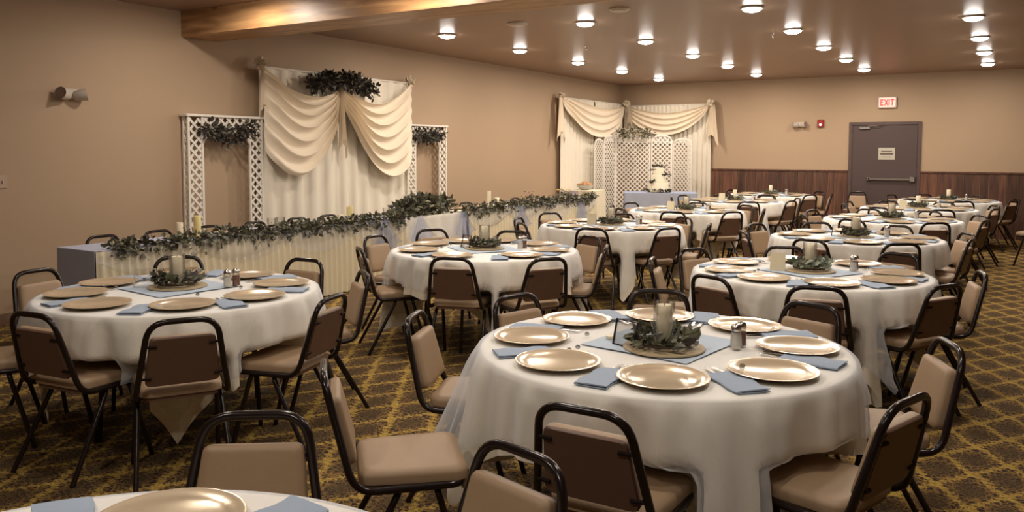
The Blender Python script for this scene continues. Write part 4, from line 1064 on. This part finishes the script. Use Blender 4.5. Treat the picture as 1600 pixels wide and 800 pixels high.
# ------------------------------------------------------------------ lattice folding screen
sp = thing('folding_screen', 'white five-panel lattice folding screen with arched tops behind the cake', 'screen', (-7.0, 16.3, 0))
P_ = [(-7.48, 15.35), (-7.475, 15.80), (-7.43, 16.30), (-6.73, 16.60), (-6.29, 16.76), (-5.79, 16.60)]
tops_ = [1.86, 1.94, 1.93, 1.96, 1.88]
for i in range(5):
    A_, B_ = Vector((*P_[i], 0)), Vector((*P_[i + 1], 0)); v = B_ - A_; W_ = v.length - .012; an = math.atan2(v.y, v.x); z1 = tops_[i]
    flat = (i == 2); rt_ = .03 if flat else W_ / 2; ah = .03 if flat else .15
    def topz(x, W_=W_, z1=z1, ah=ah, flat=flat):
        if flat: return z1
        q = (x - W_ / 2) / (W_ / 2); return z1 - ah + ah * math.sqrt(max(0, 1 - q * q))
    pn_ = MB(); n_ = 14
    outl = [(0, .02)] + [(W_ * k / n_, topz(W_ * k / n_)) for k in range(n_ + 1)] + [(W_, .02)]
    innr = [(.032, .05)] + [(.032 + (W_ - .064) * k / n_, topz(.032 + (W_ - .064) * k / n_) - .035) for k in range(n_ + 1)] + [(W_ - .032, .05)]
    N = len(outl)
    vs = [(x, -.011, z) for x, z in outl] + [(x, -.011, z) for x, z in innr] + [(x, .011, z) for x, z in outl] + [(x, .011, z) for x, z in innr]
    fs = []
    for k in range(N):
        l = (k + 1) % N
        fs += [(k, l, N + l, N + k), (2 * N + k, 3 * N + k, 3 * N + l, 2 * N + l), (k, 2 * N + k, 2 * N + l, l), (N + k, N + l, 3 * N + l, 3 * N + k)]
    pn_.add(vs, fs); fr_ = pn_.build('screen_panel', white_m, sp, smooth=False)
    fr_.location = A_ - Vector(sp.location) + v.normalized() * .006; fr_.rotation_euler = (0, 0, an)
    lt = MB(); lattice(lt, lambda x, z: z < topz(x) - .02, .02, W_ - .02, .04, z1, .098, .024, .005); stuff(lt.build('lattice', white_m, fr_, smooth=False))
g = garland('screen_flowers', 'cream flowers with greenery on top of the lattice screen', [(-7.33 + i * .05, 16.24 + i * .022, 1.95 + .05 * math.sin(i / 12 * PI)) for i in range(13)], 260, .11, .06, .035, 51, None, .3, 0, [leaf_ms[0], leaf_ms[1], leaf_ms[0]], 'flowers')
rb = MB(); rnd = random.Random(14)
for i in range(16): blossom(rb, Vector((-7.28 + rnd.random() * .5, 16.18 + rnd.random() * .14, 1.93 + rnd.uniform(-.03, .15))) - g.location, .06, rnd)
stuff(rb.build('blooms', rose_m, g, smooth=False))

# ------------------------------------------------------------------ cake table and cake
CX, CY, CR = -6.12, 15.62, YAW * .72
t = thing('cake_table', 'small table with pale blue sheer cover carrying the wedding cake', 'table', (CX, CY, 0), CR)
mb = MB(); mb.bbox(-.68, .68, -.30, .30, .735, .757, .004); mb.build('tabletop', MATS['plywood_top'], t, smooth=False)
for sy in (-1, 1):
    for sx in (-1, 1):
        mb = MB(); mb.tube([(sx * .6, sy * .24, .735), (sx * .6, sy * .24, 0)], .013, 6); mb.build('leg', tube_m, t)
def drape_box(hx, hy, zt, zb, amp, n=160, k=1.0):
    mb = MB()
    def P(i, j):
        tt = i / n * 4; s = int(tt) % 4; f = tt - int(tt)
        Q = [(-hx, -hy), (hx, -hy), (hx, hy), (-hx, hy)]; a = Q[s]; b2 = Q[(s + 1) % 4]
        x = a[0] + (b2[0] - a[0]) * f; y = a[1] + (b2[1] - a[1]) * f
        if j == 0: return (x * .2, y * .2, zt)
        if j == 1: return (x * .985, y * .98, zt)
        q = (j - 2) / 6; e = .015 + amp * q * (1 + math.sin(i * k))
        return (x + math.copysign(e, x) * (1 if s in (1, 3) else .3), y + math.copysign(e, y) * (1 if s in (0, 2) else .3), zt - .004 - (zt - zb) * q)
    mb.grid(P, n, 9, closed=True); mb.f.append(tuple(range(n))[::-1]); return mb
o = drape_box(.69, .31, .762, .02, .012, k=1.1).build('cake_tablecloth', cloth_m, angle=60); tag(o, 'white cloth to the floor under the blue sheer on the cake table', 'tablecloth'); place(o, (CX, CY, 0), CR)
o = drape_box(.705, .325, .7655, .22, .018, k=.7).build('cake_table_tulle', cake_tulle_m, angle=60); tag(o, 'pale blue sheer overlay on the cake table', 'tulle'); place(o, (CX, CY, 0), CR)
ck = thing('wedding_cake', 'three-tier cream wedding cake with dark leaves on the cake table', 'cake', (-6.16, 15.62, .7665), .4)
mb = MB(); mb.lathe([(.24, 0), (.245, .004), (.24, .010)], 28); mb.build('cake_board', steel_m, ck)
z = .010
for r_, h_ in ((.205, .18), (.155, .16), (.105, .15)):
    mb = MB(); mb.lathe([(r_, 0), (r_ + .004, .008), (r_, .016), (r_, h_ - .012), (r_ - .01, h_), (.0, h_)], 32, cap1=False); o = mb.build('tier', icing_m, ck); o.location = (0, 0, z); z += h_
rnd = random.Random(77); lm = MB()
for (cx_, cy_, cz_, n_, sp_) in ((0, 0, z, 26, .06), (.15, -.10, .33, 14, .035), (-.13, -.16, .19, 14, .035), (-.10, -.05, .42, 5, .02), (0, -.22, .01, 40, .12), (.18, -.14, .01, 16, .05), (-.22, -.08, .01, 16, .05)):
    for i in range(n_): leaf_into(lm, (cx_ + rnd.gauss(0, sp_), cy_ + rnd.gauss(0, sp_ * .6), cz_ + rnd.uniform(0, .03)), (rnd.uniform(-1, 1), rnd.uniform(-1, .4), rnd.uniform(0, 1)), .06, .035, rnd)
stuff(lm.build('leaves', leaf_ms[2], ck, smooth=False))
